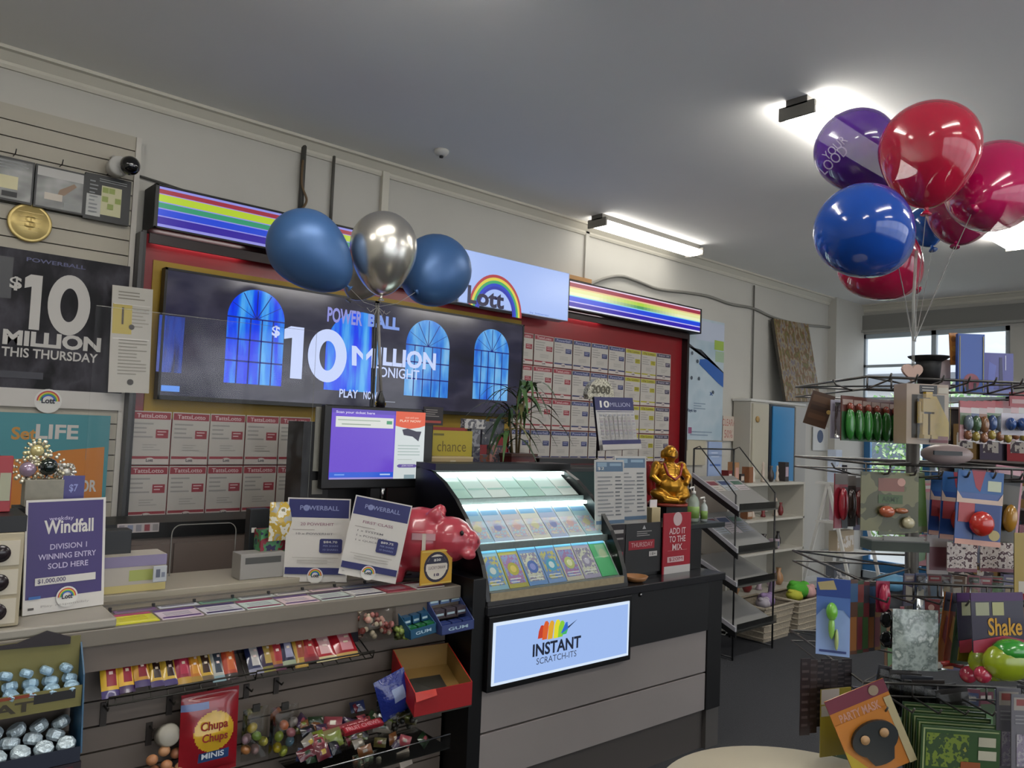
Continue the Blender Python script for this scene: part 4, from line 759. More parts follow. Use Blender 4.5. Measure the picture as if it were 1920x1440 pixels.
cbox('tape_dispenser', 470, 955, 502, 1018, .62, .05, M('1c2024', .5), 'dark tape dispenser left of the multicoloured carton', 'dispenser', None, [(.1, .3, .35, .38, WHITE)], ZR)
cbox('calculator', 452, 1040, 534, 1066, .46, .09, M('98948f', .4), 'grey desk calculator behind the left white sign', 'calculator', None, [(.1, .15, .9, .4, M('4a4a48'))], ZR)
b = B(); rnd = random.Random(3); a = loc(cv(533, 960, .45))
b.pillow(.1, .15, .05, lambda u, v: multi('foil_gift', ['8a8468', 'e8e4d4', 'c8a848', 'a8a8a0', 'f4f0e4'], (30, 30, 30), .2), X=Matrix.Identity(4)); o = b.build('foil_gift_bag', None, CX(a.x, .45, ZR+.30)); tag(o, 'crumpled silver and gold foil bag on the carton behind the left white sign', 'bag')
o.location = CX(a.x, .47, 1.20).translation
# --- shelf with plant, carton, yellow card behind the curved case
b = B(); b.box(2.15, 2.82, .64, 1.0, 1.36, 1.385, M('121213', .4)); b.box(2.15, 2.18, .64, 1.0, 0, 1.36, DARK); b.box(2.79, 2.82, .64, 1.0, 0, 1.36, DARK); tag(b.build('rear_shelf', None, X0C), 'black shelf behind the curved ticket case carrying the plant', 'shelf')
ZS = 1.386
cbox('cardboard_box', 808, 856, 886, 884, .70, .12, M('b09a70', .7), 'open tan cardboard box under the yellow card', 'box', None, [(.0, .0, 1, .12, M('cbb88e')), (.45, .3, .58, 1, M('c8bca0'))], ZS)
p = cpan(809, 806, 884, 857, .78, th=.004, m=M('ab9a1e', .5)); p.t('chance', .15, .4, .85, .8, M('6a5a10'), .0); p.R(.05, .12, .3, .2, M('6a6020')); p.R(0, -.12, .8, .0, M('8a2418')); p.done('yellow_card', 'yellow card with brown script standing in the cardboard box', 'card')
p = cpan(795, 762, 830, 798, MV-.0045, th=.004, m=M('201a1e')); p.lines(.1, .15, .85, .6, 4, M('8a8480')); p.R(.0, .75, .9, .88, M('a04038')); p.done('flyer', 'small dark flyer stuck at the top right corner of the service monitor', 'flyer')
rnd = random.Random(5)
for i, (x, y, w_, h_, c, lab) in enumerate([(871, 795, 40, 20, 'b8b4b0', 'small white boxed trinket above the yellow card'), (884, 818, 16, 40, '8a8a90', 'grey slim carton right of the yellow card'), (886, 840, 14, 16, '2a2440', 'dark purple tin right of the yellow card'), (905, 812, 26, 45, '3a3c48', 'dark patterned keepsake left of the plant'), (925, 800, 20, 30, '6a6c78', 'grey green keepsake against the screen edge'), (920, 850, 22, 30, 'b88078', 'pink ornament left of the red plant pot'), (893, 862, 26, 20, '8a4a30', 'rust coloured small box on the rear shelf')]):
    cbox('trinket', x, y-h_/2, x+w_, y+h_/2, .80+.012*i, .035, multi('trinket_%d' % i, [c, c, '5a5a60', 'c8c0b8'], (40, 40, 40), .4), lab, 'trinket', 'trinkets on the rear shelf', None, ZS if y > 835 else None)
# --- potted plant
a = loc(cv(968, 870, .82)); pt = T('potted_plant', 'leafy dracaena in a dark red rectangular pot', 'potted plant', None, CX(a.x, .82, ZS))
b = B(); b.prism([(-.085, -.06, 0), (.085, -.06, 0), (.085, .06, 0), (-.085, .06, 0)], (0, 0, .075), M('5a1c18', .3, noise=.1)); b.box(-.095, .095, -.07, .07, .062, .078, M('4a2a1c', .4)); b.box(-.05, .04, -.0615, -.06, .03, .034, M('c8b8a8')); b.build('pot', pt, bevel=.004)
b = B(); b.box(-.08, .08, -.055, .055, .06, .07, M('2c2018', .9)); b.build('soil', pt)
stems = [[(0, 0, .06), (-.01, 0, .25), (.0, .01, .40)], [(.02, .01, .06), (.03, .01, .25), (.05, .0, .44)], [(-.03, 0, .06), (-.05, 0, .2), (-.065, 0, .31)]]
for s in stems: b = B(); b.tube(s, .007, M('6a5a3a', .7)); b.build('stem', pt)
LF = [M('3a5a30', .45), M('4d6e3a', .45), M('2c4426', .45), M('6b6a3c', .5)]
for i in range(46):
    s = Vector(stems[i % 3][2]); b0 = s+Vector((0, 0, rnd.uniform(-.22, .02))); an = rnd.uniform(0, 2*PI); L = rnd.uniform(.18, .32); d = Vector((math.cos(an), math.sin(an)*.8, 0)); w_ = rnd.uniform(.008, .014); up0 = rnd.uniform(.4, 1.3); sd = Vector((-d.y, d.x, 0)).normalized(); b = B(); vs = []
    for k in range(7):
        q = k/6; c = b0+d*L*q+Vector((0, 0, L*(up0*q-1.25*q*q))); ww = w_*math.sin(PI*min(1, .12+q*.88))+.0008
        vs += [c-sd*ww, c+Vector((0, 0, -.004*(1-q))), c+sd*ww]
    fs = []
    for k in range(6): fs += [(3*k, 3*k+1, 3*k+4, 3*k+3), (3*k+1, 3*k+2, 3*k+5, 3*k+4)]
    b.add(vs, fs, rnd.choice(LF), True); b.build('leaf', pt)
# --- left end of the ledge: jewellery cards, ornaments
a = loc(cv(28, 1150, .10)); a.x -= .035; t = T('ring_display', 'cream drawer-fronted display with oval windows at the left edge', 'display box', None, X0C)
b = B(); b.box(a.x-.30, a.x+.045, .10, .28, TOPL+.03, TOPL+.29, M('b8ac90', .5)); b.build('case', t, bevel=.004)
for i in range(3):
    b = B(); z0 = TOPL+.04+.08*i; b.box(a.x-.28, a.x+.035, .095, .1, z0, z0+.068, M('cdc4b0', .5)); b.build('drawer_front', t)
    for k in range(2): b = B(); b.lathe([(.024, 0), (.024, .004), (.001, .005)], M('2a2226', .2), 20, Matrix.Translation((a.x-.01-.1*k, .0945, z0+.034)) @ Matrix.Rotation(PI/2, 4, 'X')); b.build('oval_window', t)
b = B(); b.box(a.x-.32, a.x+.048, .10, .30, TOPL+.291, TOPL+.335, M('060607', .4)); tag(b.build('black_tray', None, X0C), 'black tray on top of the cream display at the left edge', 'tray')
cbox('red_card_pack', -20, 855, 19, 952, .20, .03, M('a02c34', .4), 'red and pale carded toy at the left edge above the black tray', 'pack', None, [(.5, .3, .95, .8, M('a8a890'))], TOPL+.336)
cbox('grey_block', 48, 900, 118, 945, .32, .07, M('8a8678', .5, noise=.2, scale=40), 'grey stone-like block under the glittering ornaments', 'block', None, None, TOPL+.336)
b = B(); a1 = loc(cv(88, 940, .34)); b.box(a1.x-.085, a1.x+.11, .31, .41, TOPL+.029, TOPL+.334, M('1c1c1e', .5)); tag(b.build('black_stand', None, X0C), 'black stand behind the purple sign carrying the ornaments', 'stand')
def orn(px, py, r, cols, lab):
    q = loc(cv(px, py, .35)); r = r*1.1; t = T('glitter_ornament', lab, 'ornament', 'glittering ornaments', CX(q.x, .35, q.z))
    b = B(); b.ell((0, 0, 0), r*.6, M(cols[0], .12, .3, coat=1), 18); b.build('centre_stone', t)
    b = B(); rr = random.Random(px)
    for k in range(26):
        an = 2*PI*k/13; q2 = r*(.78+.22*(k % 2)); b.ell((q2*math.cos(an), -.01*rr.random(), q2*math.sin(an)), rr.uniform(.004, .008), M(rr.choice(cols[1:]), .15, .6), 6)
    b.build('beaded_rim', t); b = B(); b.tube([(0, .01, -r*.5), (0, .02, -r-.02)], .004, CHROME); b.build('stem', t)
orn(52, 880, .036, ('a890a8', 'e0d8c0', 'c8c0a8', 'f0e8d0'), 'round glittery ornament with a lilac centre, left')
orn(90, 875, .042, ('142420', 'd8d0b0', 'f0ead8', 'a8a088'), 'round glittery ornament with a dark green centre, middle')
orn(70, 845, .03, ('d8cc90', 'e8e0b0', 'd8d0a8', 'fff8e0'), 'pale gold glittery ornament at the top')
orn(124, 885, .022, ('c8c4b8', 'e8e4dc', 'd8d4c8', 'b8b4a8'), 'small silver ornament at the right of the cluster')
p = cpan(119, 892, 156, 944, .325, th=.003, m=M('44407e', .4)); p.t('$7', .3, .3, .7, .6, M('9098d0'), .02); p.R(0, .88, 1, 1, SIG); p.done('purple_price_card', 'small purple price card above the purple sign', 'card')
# ================================================================ BALLOONS
def balloon(c, R, axis, m, lab, grp, elong=1.12, name='balloon'):
    ax = Vector(axis).normalized(); X = Matrix.Translation(c) @ ax.to_track_quat('Z', 'Y').to_matrix().to_4x4(); t = T(name, lab, 'balloon', grp, X)
    pr = []
    for k in range(0, 25):
        a_ = PI*k/24; z = -math.cos(a_); r = math.sin(a_); q = (1-z)/2
        zz = z*R*elong*(1+.16*(q**2)) ; rr = r*R*(1-.20*q**1.6)
        pr.append((max(rr, .0005), zz))
    b = B(); b.lathe(pr, m, 32); b.build('skin', t)
    zb = -R*elong*1.16; b = B(); b.lathe([(.004, zb+.004), (.006, zb-.004), (.004, zb-.008), (.013, zb-.018), (.015, zb-.02)], m, 12); b.build('knot', t)
    return X @ Vector((0, 0, zb-.012))
NB = M('4670a8', .42, .3, spec=.6); BR = 'balloons above the monitor'
def ribbon(P0, P1, m, r=.0012, sag=.02, parent=None):
    mid = (P0+P1)/2+Vector((0, 0, -sag)); b = B(); b.tube([P0, (P0*.6+mid*.4+P1*0) if False else P0*.5+mid*.5, mid, mid*.5+P1*.5, P1], r, m, 4); return b
wpt = Vector((cv(715, 722, MV+.02).x, cv(715, 722, MV+.02).y, zt_+.046)); kn = cv(708, 575, .55)
bl = [(cv(580, 470, .50), .165, Vector((-.55, .35, .55)), NB, 'matte blue balloon, the left one over the rainbow sign', 1.08), (cv(719, 470, .42), .152, Vector((.0, 0, 1)), M('f4f0e6', .26, .95), 'silver chrome balloon between two blue ones', 1.1), (cv(815, 509, .62), .182, Vector((.55, .3, .45)), NB, 'matte blue balloon, the right one beside the Lott sign', 1.0),
      (cv(688, 512, .80), .115, Vector((.5, .0, .8)), M('a8a49c', .25, .4, alpha=.8), 'grey clear balloon half hidden behind the silver one', 1.15)]
for (c, R_, ax, m, lab, el) in bl:
    k_ = balloon(c, R_, ax, m, lab, BR, el); tag(ribbon(k_, kn, M('b8b4ac', .4)).build('balloon_ribbon'), 'white ribbon from the ' + lab.split(',')[0].split(' between')[0] + (' at left' if 'left' in lab else ' at right' if 'right' in lab else ''), 'ribbon')
b = B(); b.tube([kn+Vector((0, 0, .005)), wpt+Vector((0, 0, .03))], .0075, M('b8b2a8', .4, alpha=.8), 6)
for k in range(5): b.tube([kn, kn+Vector((.02*(k-2), -.01, -.03-.01*(k % 2))), kn+Vector((.03*(k-2), -.01, -.015))], .0015, M('c8c4bc', .4), 4)
tag(b.build('ribbon_bundle'), 'twisted white ribbon bundle hanging below the silver balloon', 'ribbon')
t = T('balloon_weight', 'small black balloon weight with a gold ring above the monitor', 'weight', None, Matrix.Translation(wpt)); b = B(); b.lathe([(.022, -.045), (.02, -.01), (.008, .02), (.006, .03)], BLACK, 16); b.build('body', t); b = B(); b.tube([(.028*math.cos(2*PI*k/16), 0, -.03+.012*math.sin(2*PI*k/16)) for k in range(17)], .003, M('a8904a', .3, .8)); b.build('ring', t)

# right bunch
def lat(h, al=.93): return M(h, .12, coat=.6, alpha=al)
rk = at(1714, 640, 2.3); BG = 'balloons over the toy rack'
RB_ = [(at(1608, 285, 2.35), .127, Vector((-.5, .2, .55)), lat('5c22a0'), 'purple balloon with white lettering at the upper left of the bunch', 1.02),
       (at(1742, 285, 2.05), .132, Vector((.1, 0, 1)), lat('c8163c', .88), 'big crimson balloon at the top of the bunch', 1.0),
       (at(1622, 436, 2.0), .127, Vector((-.75, .1, .25)), lat('1450b8', .97), 'bright blue balloon at the lower left of the bunch', 1.02),
       (at(1862, 352, 2.2), .135, Vector((.75, 0, .45)), lat('d00a60', .86), 'hot pink balloon at the right edge of the bunch', 1.1),
       (at(1808, 378, 2.55), .13, Vector((.35, 0, .7)), lat('a80e54'), 'dark magenta balloon overlapped by the hot pink one', 1.1),
       (at(1735, 425, 2.75), .068, Vector((.2, .3, .8)), lat('1c5cb0'), 'small blue balloon in the middle behind the others', 1.05),
       (at(1650, 492, 2.42), .13, Vector((-.6, .3, .35)), lat('c01248'), 'red balloon with pale dots low behind the blue one', .95)]
for i, (c, R_, ax, m, lab, el) in enumerate(RB_):
    k_ = balloon(c, R_, ax, m, lab, BG, el); b = ribbon(k_, rk+Vector((.004*(i-3), 0, 0)), M('b8b8b4', .3, alpha=.75), .0012, 0); tag(b.build('balloon_string'), 'pale string from the ' + lab, 'string')
# lettering on the purple balloon follows its curve
c0 = RB_[0][0]; R0 = .127*1.03
for ln, (st_, dz, hh) in enumerate([('YOGOOD', .026, .024), ('DOOOOD', -.008, .032)][:2]):
    st_ = ('YOUR', 'DOODAD')[ln] if False else ('BOOAY', 'DOGD')[ln]
fwd = (EYE-c0).normalized(); rt = Vector((0, 0, 1)).cross(fwd).normalized(); up_ = fwd.cross(rt)
bo = [o for o in bpy.data.objects if o.get('label', '') == RB_[0][4]][0]
for st_, cx_, cy_, w_, h_ in (('YOUR', -.062, .018, .075, .026), ('LOOD', -.066, -.016, .09, .032)):
    vs, fs, (ax_, ay_, bx_, by_) = glyphs(st_, .0); P = []
    for v_ in vs:
        x = (v_[0]-(ax_+bx_)/2)/(bx_-ax_)*w_; y = (v_[1]-(ay_+by_)/2)/(by_-ay_)*h_; an = math.radians(42); X_ = cx_+x*math.cos(an)-y*math.sin(an); Y_ = cy_+x*math.sin(an)+y*math.cos(an); q = min(.98, (X_*X_+Y_*Y_)/(R0*R0)); P.append(c0+rt*X_+up_*Y_+fwd*R0*1.03*math.sqrt(1-q))
    vb = B(); vb.add(P, fs, M('c8b8e0', .4)); vb.build('lettering', bo, bo.matrix_world.inverted())
# ================================================================ CONFECTIONERY ON THE COUNTER FRONT
def between(pt, pb, v1, v0, wpx, L=None):
    """frame whose z axis runs from the bottom point (at depth v0) to the top point (at depth v1)"""
    a, c = cv(*pt, v1), cv(*pb, v0); q = cv(pb[0]+wpx, pb[1], v0); return a, c, (q-c).length
BARS = [((187, 1217), (222, 1305), 33, 'd0a82c', '8a1c30', '3a2a6c', 'gold and crimson chocolate bar with a purple end, first in the left tray'), ((220, 1215), (250, 1296), 28, 'd8a838', '8a1830', '3a2050', 'gold and crimson chocolate bar with a dark end, second in the left tray'),
 ((248, 1210), (278, 1285), 28, 'b8862c', '7c1828', '3c2c60', 'tan and crimson chocolate bar, third in the left tray'), ((276, 1222), (305, 1285), 24, 'c09a34', '2c1a18', '3c2c60', 'gold chocolate bar with a brown picture, fourth in the left tray'),
 ((300, 1216), (331, 1282), 24, 'c4a23c', '2e1c18', '3a2c66', 'gold chocolate bar with a brown picture, fifth in the left tray'), ((326, 1205), (355, 1280), 26, '8c2038', 'a83048', 'b08830', 'crimson speckled chocolate bar, sixth in the left tray'),
 ((350, 1213), (374, 1278), 24, 'b46a20', 'c88a30', '9c7a2c', 'orange chocolate bar, seventh in the left tray'), ((368, 1210), (396, 1276), 26, 'c09c38', '3c2820', '6c5a40', 'gold and brown chocolate bar, eighth in the left tray'),
 ((390, 1208), (420, 1276), 24, 'a8a8a0', '3a4450', '7c98a0', 'white and grey blue chocolate bar, ninth in the left tray'), ((410, 1194), (446, 1272), 24, 'a84028', 'c06030', '2a1c1c', 'orange red chocolate bar at the right end of the left tray'),
 ((460, 1200), (488, 1262), 26, '20284c', 'b8b4b0', '8c8ca0', 'navy and white chocolate bar, first in the right tray'), ((484, 1193), (512, 1258), 24, '2a1c3c', 'a8904c', '7c7430', 'dark purple and cream chocolate bar, second in the right tray'),
 ((500, 1182), (532, 1255), 26, 'a06024', '9c2c34', '5c2c44', 'orange and red chocolate bar, third in the right tray'), ((522, 1178), (550, 1248), 24, '1c1c3c', '9090a8', '94a084', 'navy and silver chocolate bar, fourth in the right tray'),
 ((544, 1172), (572, 1250), 24, 'a8842c', '8c3c24', 'b08c34', 'gold and red chocolate bar, fifth in the right tray'), ((562, 1180), (592, 1240), 26, '8c2028', 'a03438', '742028', 'dark red chocolate bar, sixth in the right tray'),
 ((584, 1186), (624, 1236), 38, 'a01c28', 'd0a8a8', 'c8bc90', 'wide red share bar with a cream end, left of two'), ((622, 1180), (664, 1228), 38, '9c1a26', 'c88890', 'c09c58', 'wide red share bar with a golden end, right of two')]
for i, (pt, pb, wp, c0, c1, c2, lab) in enumerate(BARS):
    a, c, W = between(pt, pb, .145, .055, wp); up = a-c; L = up.length; ex = CU*1.0; X = frame((a+c)/2, ex, up)
    m0, m1, m2, mk = M(c0, .3, coat=.4), M(c1, .3, coat=.4), M(c2, .35, coat=.3), M('171424', .4)
    def mf(u, v, m0=m0, m1=m1, m2=m2, i=i):
        if v > .86: return m2
        if v < .07: return mk
        if abs(u-.62) < .27 and .12 < v < .8: return m1
        return m0
    b = B(); b.pillow(W, L, .018, mf, 7, 14, .05, X=None)
    for k in range(3): b.box(W*(-.05+.12*(k % 2)), W*(.16+.1*(k % 2)), -.0102, -.0096, L*(.25-.16*k), L*(.31-.16*k), M('d8c8b0' if i % 2 else 'e0c8c0', .4))
    tag(b.build('chocolate_bar', None, X), lab, 'chocolate bar', 'chocolate bars in the counter trays')
def tray(px0, px1, y0, y1, lab, n, yr0=0, yr1=0):
    a, c = loc(cv(px0, y0, .155)), loc(cv(px1, y1, .155)); z0 = min(a.z, c.z)-.0
    t = T('wire_tray', lab, 'tray', 'trays on the counter front', X0C); m = M('3a3832', .35, .5)
    l = loc(cv(px0, y0, .04)); b = B(); f = (.045, -.020)
    zt = min(a.z, cv(px1, yr0, .155).z)-.004; zb = min(l.z, cv(px1, yr1, .04).z)
    b.tube([(a.x, .155, zt-.03), (a.x, .04, zb-.012), (c.x, .04, zb-.012), (c.x, .155, zt-.03)], .003, m); b.tube([(a.x, .04, zb-.012), (a.x, .03, zb+.014), (c.x, .03, zb+.014), (c.x, .04, zb-.012)], .003, m); b.build('frame', t)
    for k in range(n): u = a.x+(c.x-a.x)*(k+.5)/n; b = B(); b.tube([(u, .155, zt-.032), (u, .04, zb-.015)], .002, m, 4); b.build('wire', t)
    b = B(); b.box(a.x, c.x, .150, .157, zt-.045, zt+.004, M('1a1626', .4)); b.build('back_strip', t)
tray(190, 452, 1222, 1298, 'wire tray of chocolate bars, the left one', 9, 1196, 1272); tray(458, 668, 1195, 1258, 'wire tray of chocolate bars, the right one', 8, 1178, 1232)
# empty hooks/brackets in the slats
for i, (x, y, h_) in enumerate([(195, 1338, 44), (318, 1322, 34), (280, 1375, 42), (462, 1295, 26), (518, 1285, 30), (395, 1300, 20)]):
    a = loc(cv(x, y-h_/2, VS)); c = loc(cv(x, y+h_/2, VS)); b = B(); b.box(a.x-.009, a.x+.009, VS-.006, VS-.0005, c.z, a.z, M('2e2620', .5)); b.tube([(a.x, VS-.006, a.z-.01), (a.x, VS-.05, a.z-.012), (a.x, VS-.06, a.z-.002)], .003, M('4a453c', .4, .5), 5)
    tag(b.build('slatwall_bracket', None, X0C), 'dark empty bracket in the counter slats, %s counting from the left' % ['first', 'third', 'second, set low', 'fifth', 'sixth', 'fourth'][i], 'bracket', 'empty brackets on the counter front')
# ---- foil chocolate cartons at the far left
def zl_(y, v, x=60): return cv(x, y, v).z
ct = T('display_carton', 'two-tier olive and blue carton of foil chocolates at the lower left', 'display carton', None, X0C)
aR = loc(cv(150, 1260, .06)); uR = aR.x; uL = uR-.42
OL = M('7a7440', .5, noise=.15, scale=10); BL_ = M('2c5878', .45); LB = M('6f9db4', .4)
zT = loc(cv(140, 1205, .066)).z; zM = loc(cv(100, 1290, .02)).z; zB = loc(cv(100, 1420, -.02)).z; zQ = loc(cv(100, 1350, .08)).z
b = B(); b.box(uL, uR-.004, .062, .066, .78, zT+.02, OL); b.box(uL, uR-.004, .138, .142, zM-.03, .82, OL); b.box(uL, uR-.004, .062, .142, .817, .82, OL); b.build('back_card', ct)
b = B(); b.prism([(uL+.05, .058, zT+.015), (uR-.03, .058, zT+.0), (uR-.03, .058, zT+.02), (uR-.09, .058, zT+.045), (uR-.16, .058, zT+.02)], (0, .003, 0), M('2a2226', .5)); b.build('header_print', ct)
b = B(); b.prism([(uR-.003, .066, zT), (uR-.003, .0, zM+.03), (uR-.003, -.03, zB), (uR-.003, .14, zB), (uR-.003, .14, .82), (uR-.003, .066, .82)], (.004, 0, 0), BL_); b.build('side_card', ct)
b = B(); b.prism([(uL, .0, zM+.002), (uL, .0, zM-.055), (uL, .003, zM-.055), (uL, .003, zM+.002)], (uR-uL-.004, 0, 0), OL); b.text('TREAT', uR-.33, zM-.045, uR-.12, zM-.018, -.002, M('3a3424', .5), .03); b.box(uR-.26, uR-.12, -.0012, 0, zM-.008, zM+.0, M('8a3a1c')); b.box(uR-.12, uR-.02, -.0012, 0, zM-.03, zM-.006, M('1e1c1c')); b.build('front_card', ct)
b = B(); b.box(uL, uR-.004, .004, .137, zM-.03, zM-.026, BL_); b.box(uL, uR-.004, -.03, .137, zB-.002, zB+.002, M('1d2436')); b.box(uL, uR-.004, -.033, -.030, zB-.02, zB+.02, M('1d2436', .5)); b.build('shelf_card', ct)
b = B(); b.box(uL, uR, -.033, .137, zB-.24, zB-.022, M('241a22', .5)); b.box(uR-.14, uR-.02, -.035, -.033, zB-.1, zB-.03, M('4a1824')); b.build('lower_box', ct)
FO = M('a8c8dc', .28, .35, bump=.6, scale=90); FO2 = M('d4e4ec', .28, .35, bump=.6, scale=90)
def foil(u, v, z, r, m, k, tier, lab=''):
    b = B(); pr = [(.0005, -r*.62), (r*.7, -r*.6), (r*.96, -r*.3), (r, 0), (r*.92, r*.42), (r*.66, r*.60), (.0005, r*.64)]; b.lathe(pr, m, 8, Matrix.Rotation(.3*k, 4, 'Z')); X = CX(u, v, z, .3*k)@Matrix.Rotation(.5, 4, 'X')
    for f in range(len(b.s)): b.s[f] = False
    tag(b.build('foil_chocolate', None, X), 'blue foil chocolate, %s tier, %s' % (tier, lab), 'chocolate', 'foil chocolates in the %s tier' % tier)
rnd = random.Random(9)
for k in range(16): foil(uR-.028-.048*(k % 8), .018+.030*(k//8), zM-.004+.016*(k//8), .021, FO, k, 'upper', '%s from the right in the %s row' % (ORD[k % 8], ('front', 'back')[k//8]))
for k in range(8): foil(uR-.04-.048*(k % 8), .040, zM+.045, .018, FO, k+5, 'upper', '%s from the right in the topmost row' % ORD[k])
for k in range(21): foil(uR-.035-.054*(k % 7)-.02*(k//7 % 2), -.005+.045*(k//7), zB+.022+.016*(k//7), .025, FO2, k, 'lower', '%s from the right in the %s row' % (ORD[k % 7], ('front', 'middle', 'back')[k//7]))
# ---- red lollipop bag
a, c = cv(340, 1300, .10), cv(345, 1440, .06); q = cv(443, 1298, .10); W = (q-a).length; X = frame(cv(392, 1372, .075), CU, Vector((0, .05, 1)))
H = .255; b = B(); RD, YL, DB = M('8e1420', .25, coat=.5), M('d0a628', .3, coat=.5), M('2c4a78', .3, coat=.4)
b.pillow(W*1.02, H, .055, lambda u, v: YL if ((u-.55)/.36)**2+((v-.48)/.24)**2 < 1 else (DB if .72 < v < .84 and .3 < u < .85 else (M('6a7ca8', .3) if .12 < v < .2 and u < .45 else RD)), 44, 60, .05)
o = b.build('lollipop_bag', None, X); tag(o, 'big red bag of lollipops with a yellow oval under the left tray', 'bag')
for st_, r_, c_ in (('Chupa', (-.035, .005, .05, .04, -.0280), '8a1418'), ('Chups', (-.03, -.03, .05, .003, -.0285), '8a1418'), ('MINIS', (-.03, -.072, .04, -.055, -.0280), 'c8d0d8')): b = B(); b.text(st_, *r_, M(c_, .4), .02); b.build('lettering', o)
# ---- cream tub lid + fudge
a = cv(316, 1378, .09); b = B(); b.lathe([(.001, .012), (.030, .012), (.034, .006), (.034, -.03), (.03, -.034)], M('a8a294', .4), 24, Matrix.Rotation(math.radians(70), 4, 'X')); tag(b.build('round_tub', None, Matrix.Translation(a)), 'round cream lidded tub left of the red lollipop bag', 'tub')
for k, (x, y) in enumerate([(285, 1425), (308, 1408), (330, 1412), (312, 1435), (338, 1438), (290, 1445), (318, 1448)]):
    b = B(); b.ell((0, 0, 0), (.018, .016, .016), M(('b07850', 'bc8a60', 'a86e4c')[k % 3], .5, noise=.15), 12); tag(b.build('coconut_candy', None, Matrix.Translation(cv(x, y, .07+.012*(k % 3)))), 'tan round candy below the cream tub, %s of the pile from the left' % ORD[[1, 2, 4, 3, 6, 0, 5][k]], 'candy', 'tan candies below the tub')
# ---- clear bags of eggs
def eggbag(px, py, v, W, H, cols, lab):
    X = frame(cv(px, py, v), CU, Vector((0, 0, 1))); t = T('egg_bag', lab, 'bag', 'clear bags of chocolate eggs', X); rr = random.Random(px)
    b = B(); b.pillow(W, H, .055, lambda u, v: BAG, 8, 10, .04); b.build('film', t)
    b = B(); b.box(-.012, .012, -.004, .004, H*.42, H*.56, M('2c2a26', .5)); b.build('clip', t)
    for k, (x, z, c) in enumerate(cols): b = B(); b.ell((0, 0, 0), (.0155, .0145, .018), M(c, .3, coat=.2), 12); b.build('egg', t, Matrix.Translation((x, -.004, z)) @ Matrix.Rotation(rr.uniform(-1, 1), 4, 'Y'))
eggbag(478, 1375, .10, .088, .17, [(-.012, .022, 'b8a030'), (-.03, -.01, '9c8088'), (.004, -.008, '7c9848'), (-.03, -.045, 'a87040'), (.0, -.05, '987c78'), (.028, -.03, 'a8a048')], 'clear bag of pastel eggs beside the red lollipop bag')
eggbag(532, 1372, .085, .10, .175, [(-.002, .024, 'c0642c'), (-.018, -.01, '88983c'), (.024, -.006, 'b8747c'), (-.022, -.046, 'b09c24'), (.022, -.035, '6c8ca0'), (.03, .028, '807870'), (.0, -.062, '98a040')], 'clear bag of pastel eggs with an orange one on top')
# ---- lolly bag pink/cream, gum cartons, red box, blue bag
def net(px, py, v, W, H, T_, cols, lab, grp='sweet bags on the counter front', name='sweet_bag'):
    X = frame(cv(px, py, v), CU, Vector((0, .15, 1))); t = T(name, lab, 'bag', grp, X); rr = random.Random(px)
    b = B(); b.pillow(W, H, T_, lambda u, v: BAG, 8, 8, .04); b.build('film', t)
    b = B()
    for k in range(34): b.ell((rr.uniform(-.38, .38)*W, rr.uniform(-.3, .3)*T_, rr.uniform(-.38, .34)*H), rr.uniform(.008, .013), M(rr.choice(cols), .4), 7)
    b.build('sweets', t, kind='stuff')
net(708, 1170, .07, .16, .115, .07, ['b07068', 'c89888', 'a05048', 'c8b8a0', '8a4a48'], 'clear bag of pink and cream marshmallow sweets right of the red share bars'); net(752, 1186, .06, .06, .05, .04, ['7c8c3c', '8a9a48', '606c2c'], 'small bag of olive green sweets beside the gum cartons')
def carton(pts, v, dep, cols, lab, W=None):
    """open fronted gum carton: pts px = TL, TR, BL"""
    P0, P1, P2 = cv(*pts[0], v+dep), cv(*pts[1], v+dep), cv(*pts[2], v); ex = P1-P0; t = T('gum_carton', lab, 'carton', 'gum cartons', frame(P2, ex, Vector((0, 0, 1)))); w_ = ex.length; hh = P0.z-P2.z
    b = B(); b.box(0, w_, 0, .004, 0, .035, M(cols[0], .4)); b.box(0, w_, dep, dep+.004, 0, hh+.01, M(cols[2], .4)); b.prism([(0, 0, 0), (0, 0, .035), (0, dep, hh), (0, dep, 0)], (.003, 0, 0), M(cols[0], .4)); b.prism([(w_-.003, 0, 0), (w_-.003, 0, .035), (w_-.003, dep, hh), (w_-.003, dep, 0)], (.003, 0, 0), M(cols[0], .4)); b.box(0, w_, 0, dep, 0, .003, M(cols[0])); b.text('GUM', w_*.2, .012, w_*.8, .024, -.001, M('b8d4e4', .4), .02); b.build('tray', t)
    for r in range(3):
        for k in range(3):
            z = .01+(hh-.02)*r/3; y = .01+dep*r/3.4; b = B(); b.box(0, w_/3-.008, 0, dep/4, 0, .03, M(cols[(r+1) % len(cols)], .3, coat=.3)); b.box(.004, w_/3-.012, -.0006, 0, .008, .016, M('b0c8d0', .4)); b.build('gum_packet', t, Matrix.Translation((.005+k*w_/3, y, z)))
carton(((748, 1130), (795, 1118), (770, 1200)), .0, .13, ['245878', '1c6a34', '184c70', '2a7a3c'], 'green and blue gum carton, the left one')
carton(((790, 1108), (850, 1098), (828, 1192)), -.02, .14, ['3c4a80', '2c3c78', '4a4046', '587098', '2c6a3a'], 'blue grey gum carton beside the black unit')
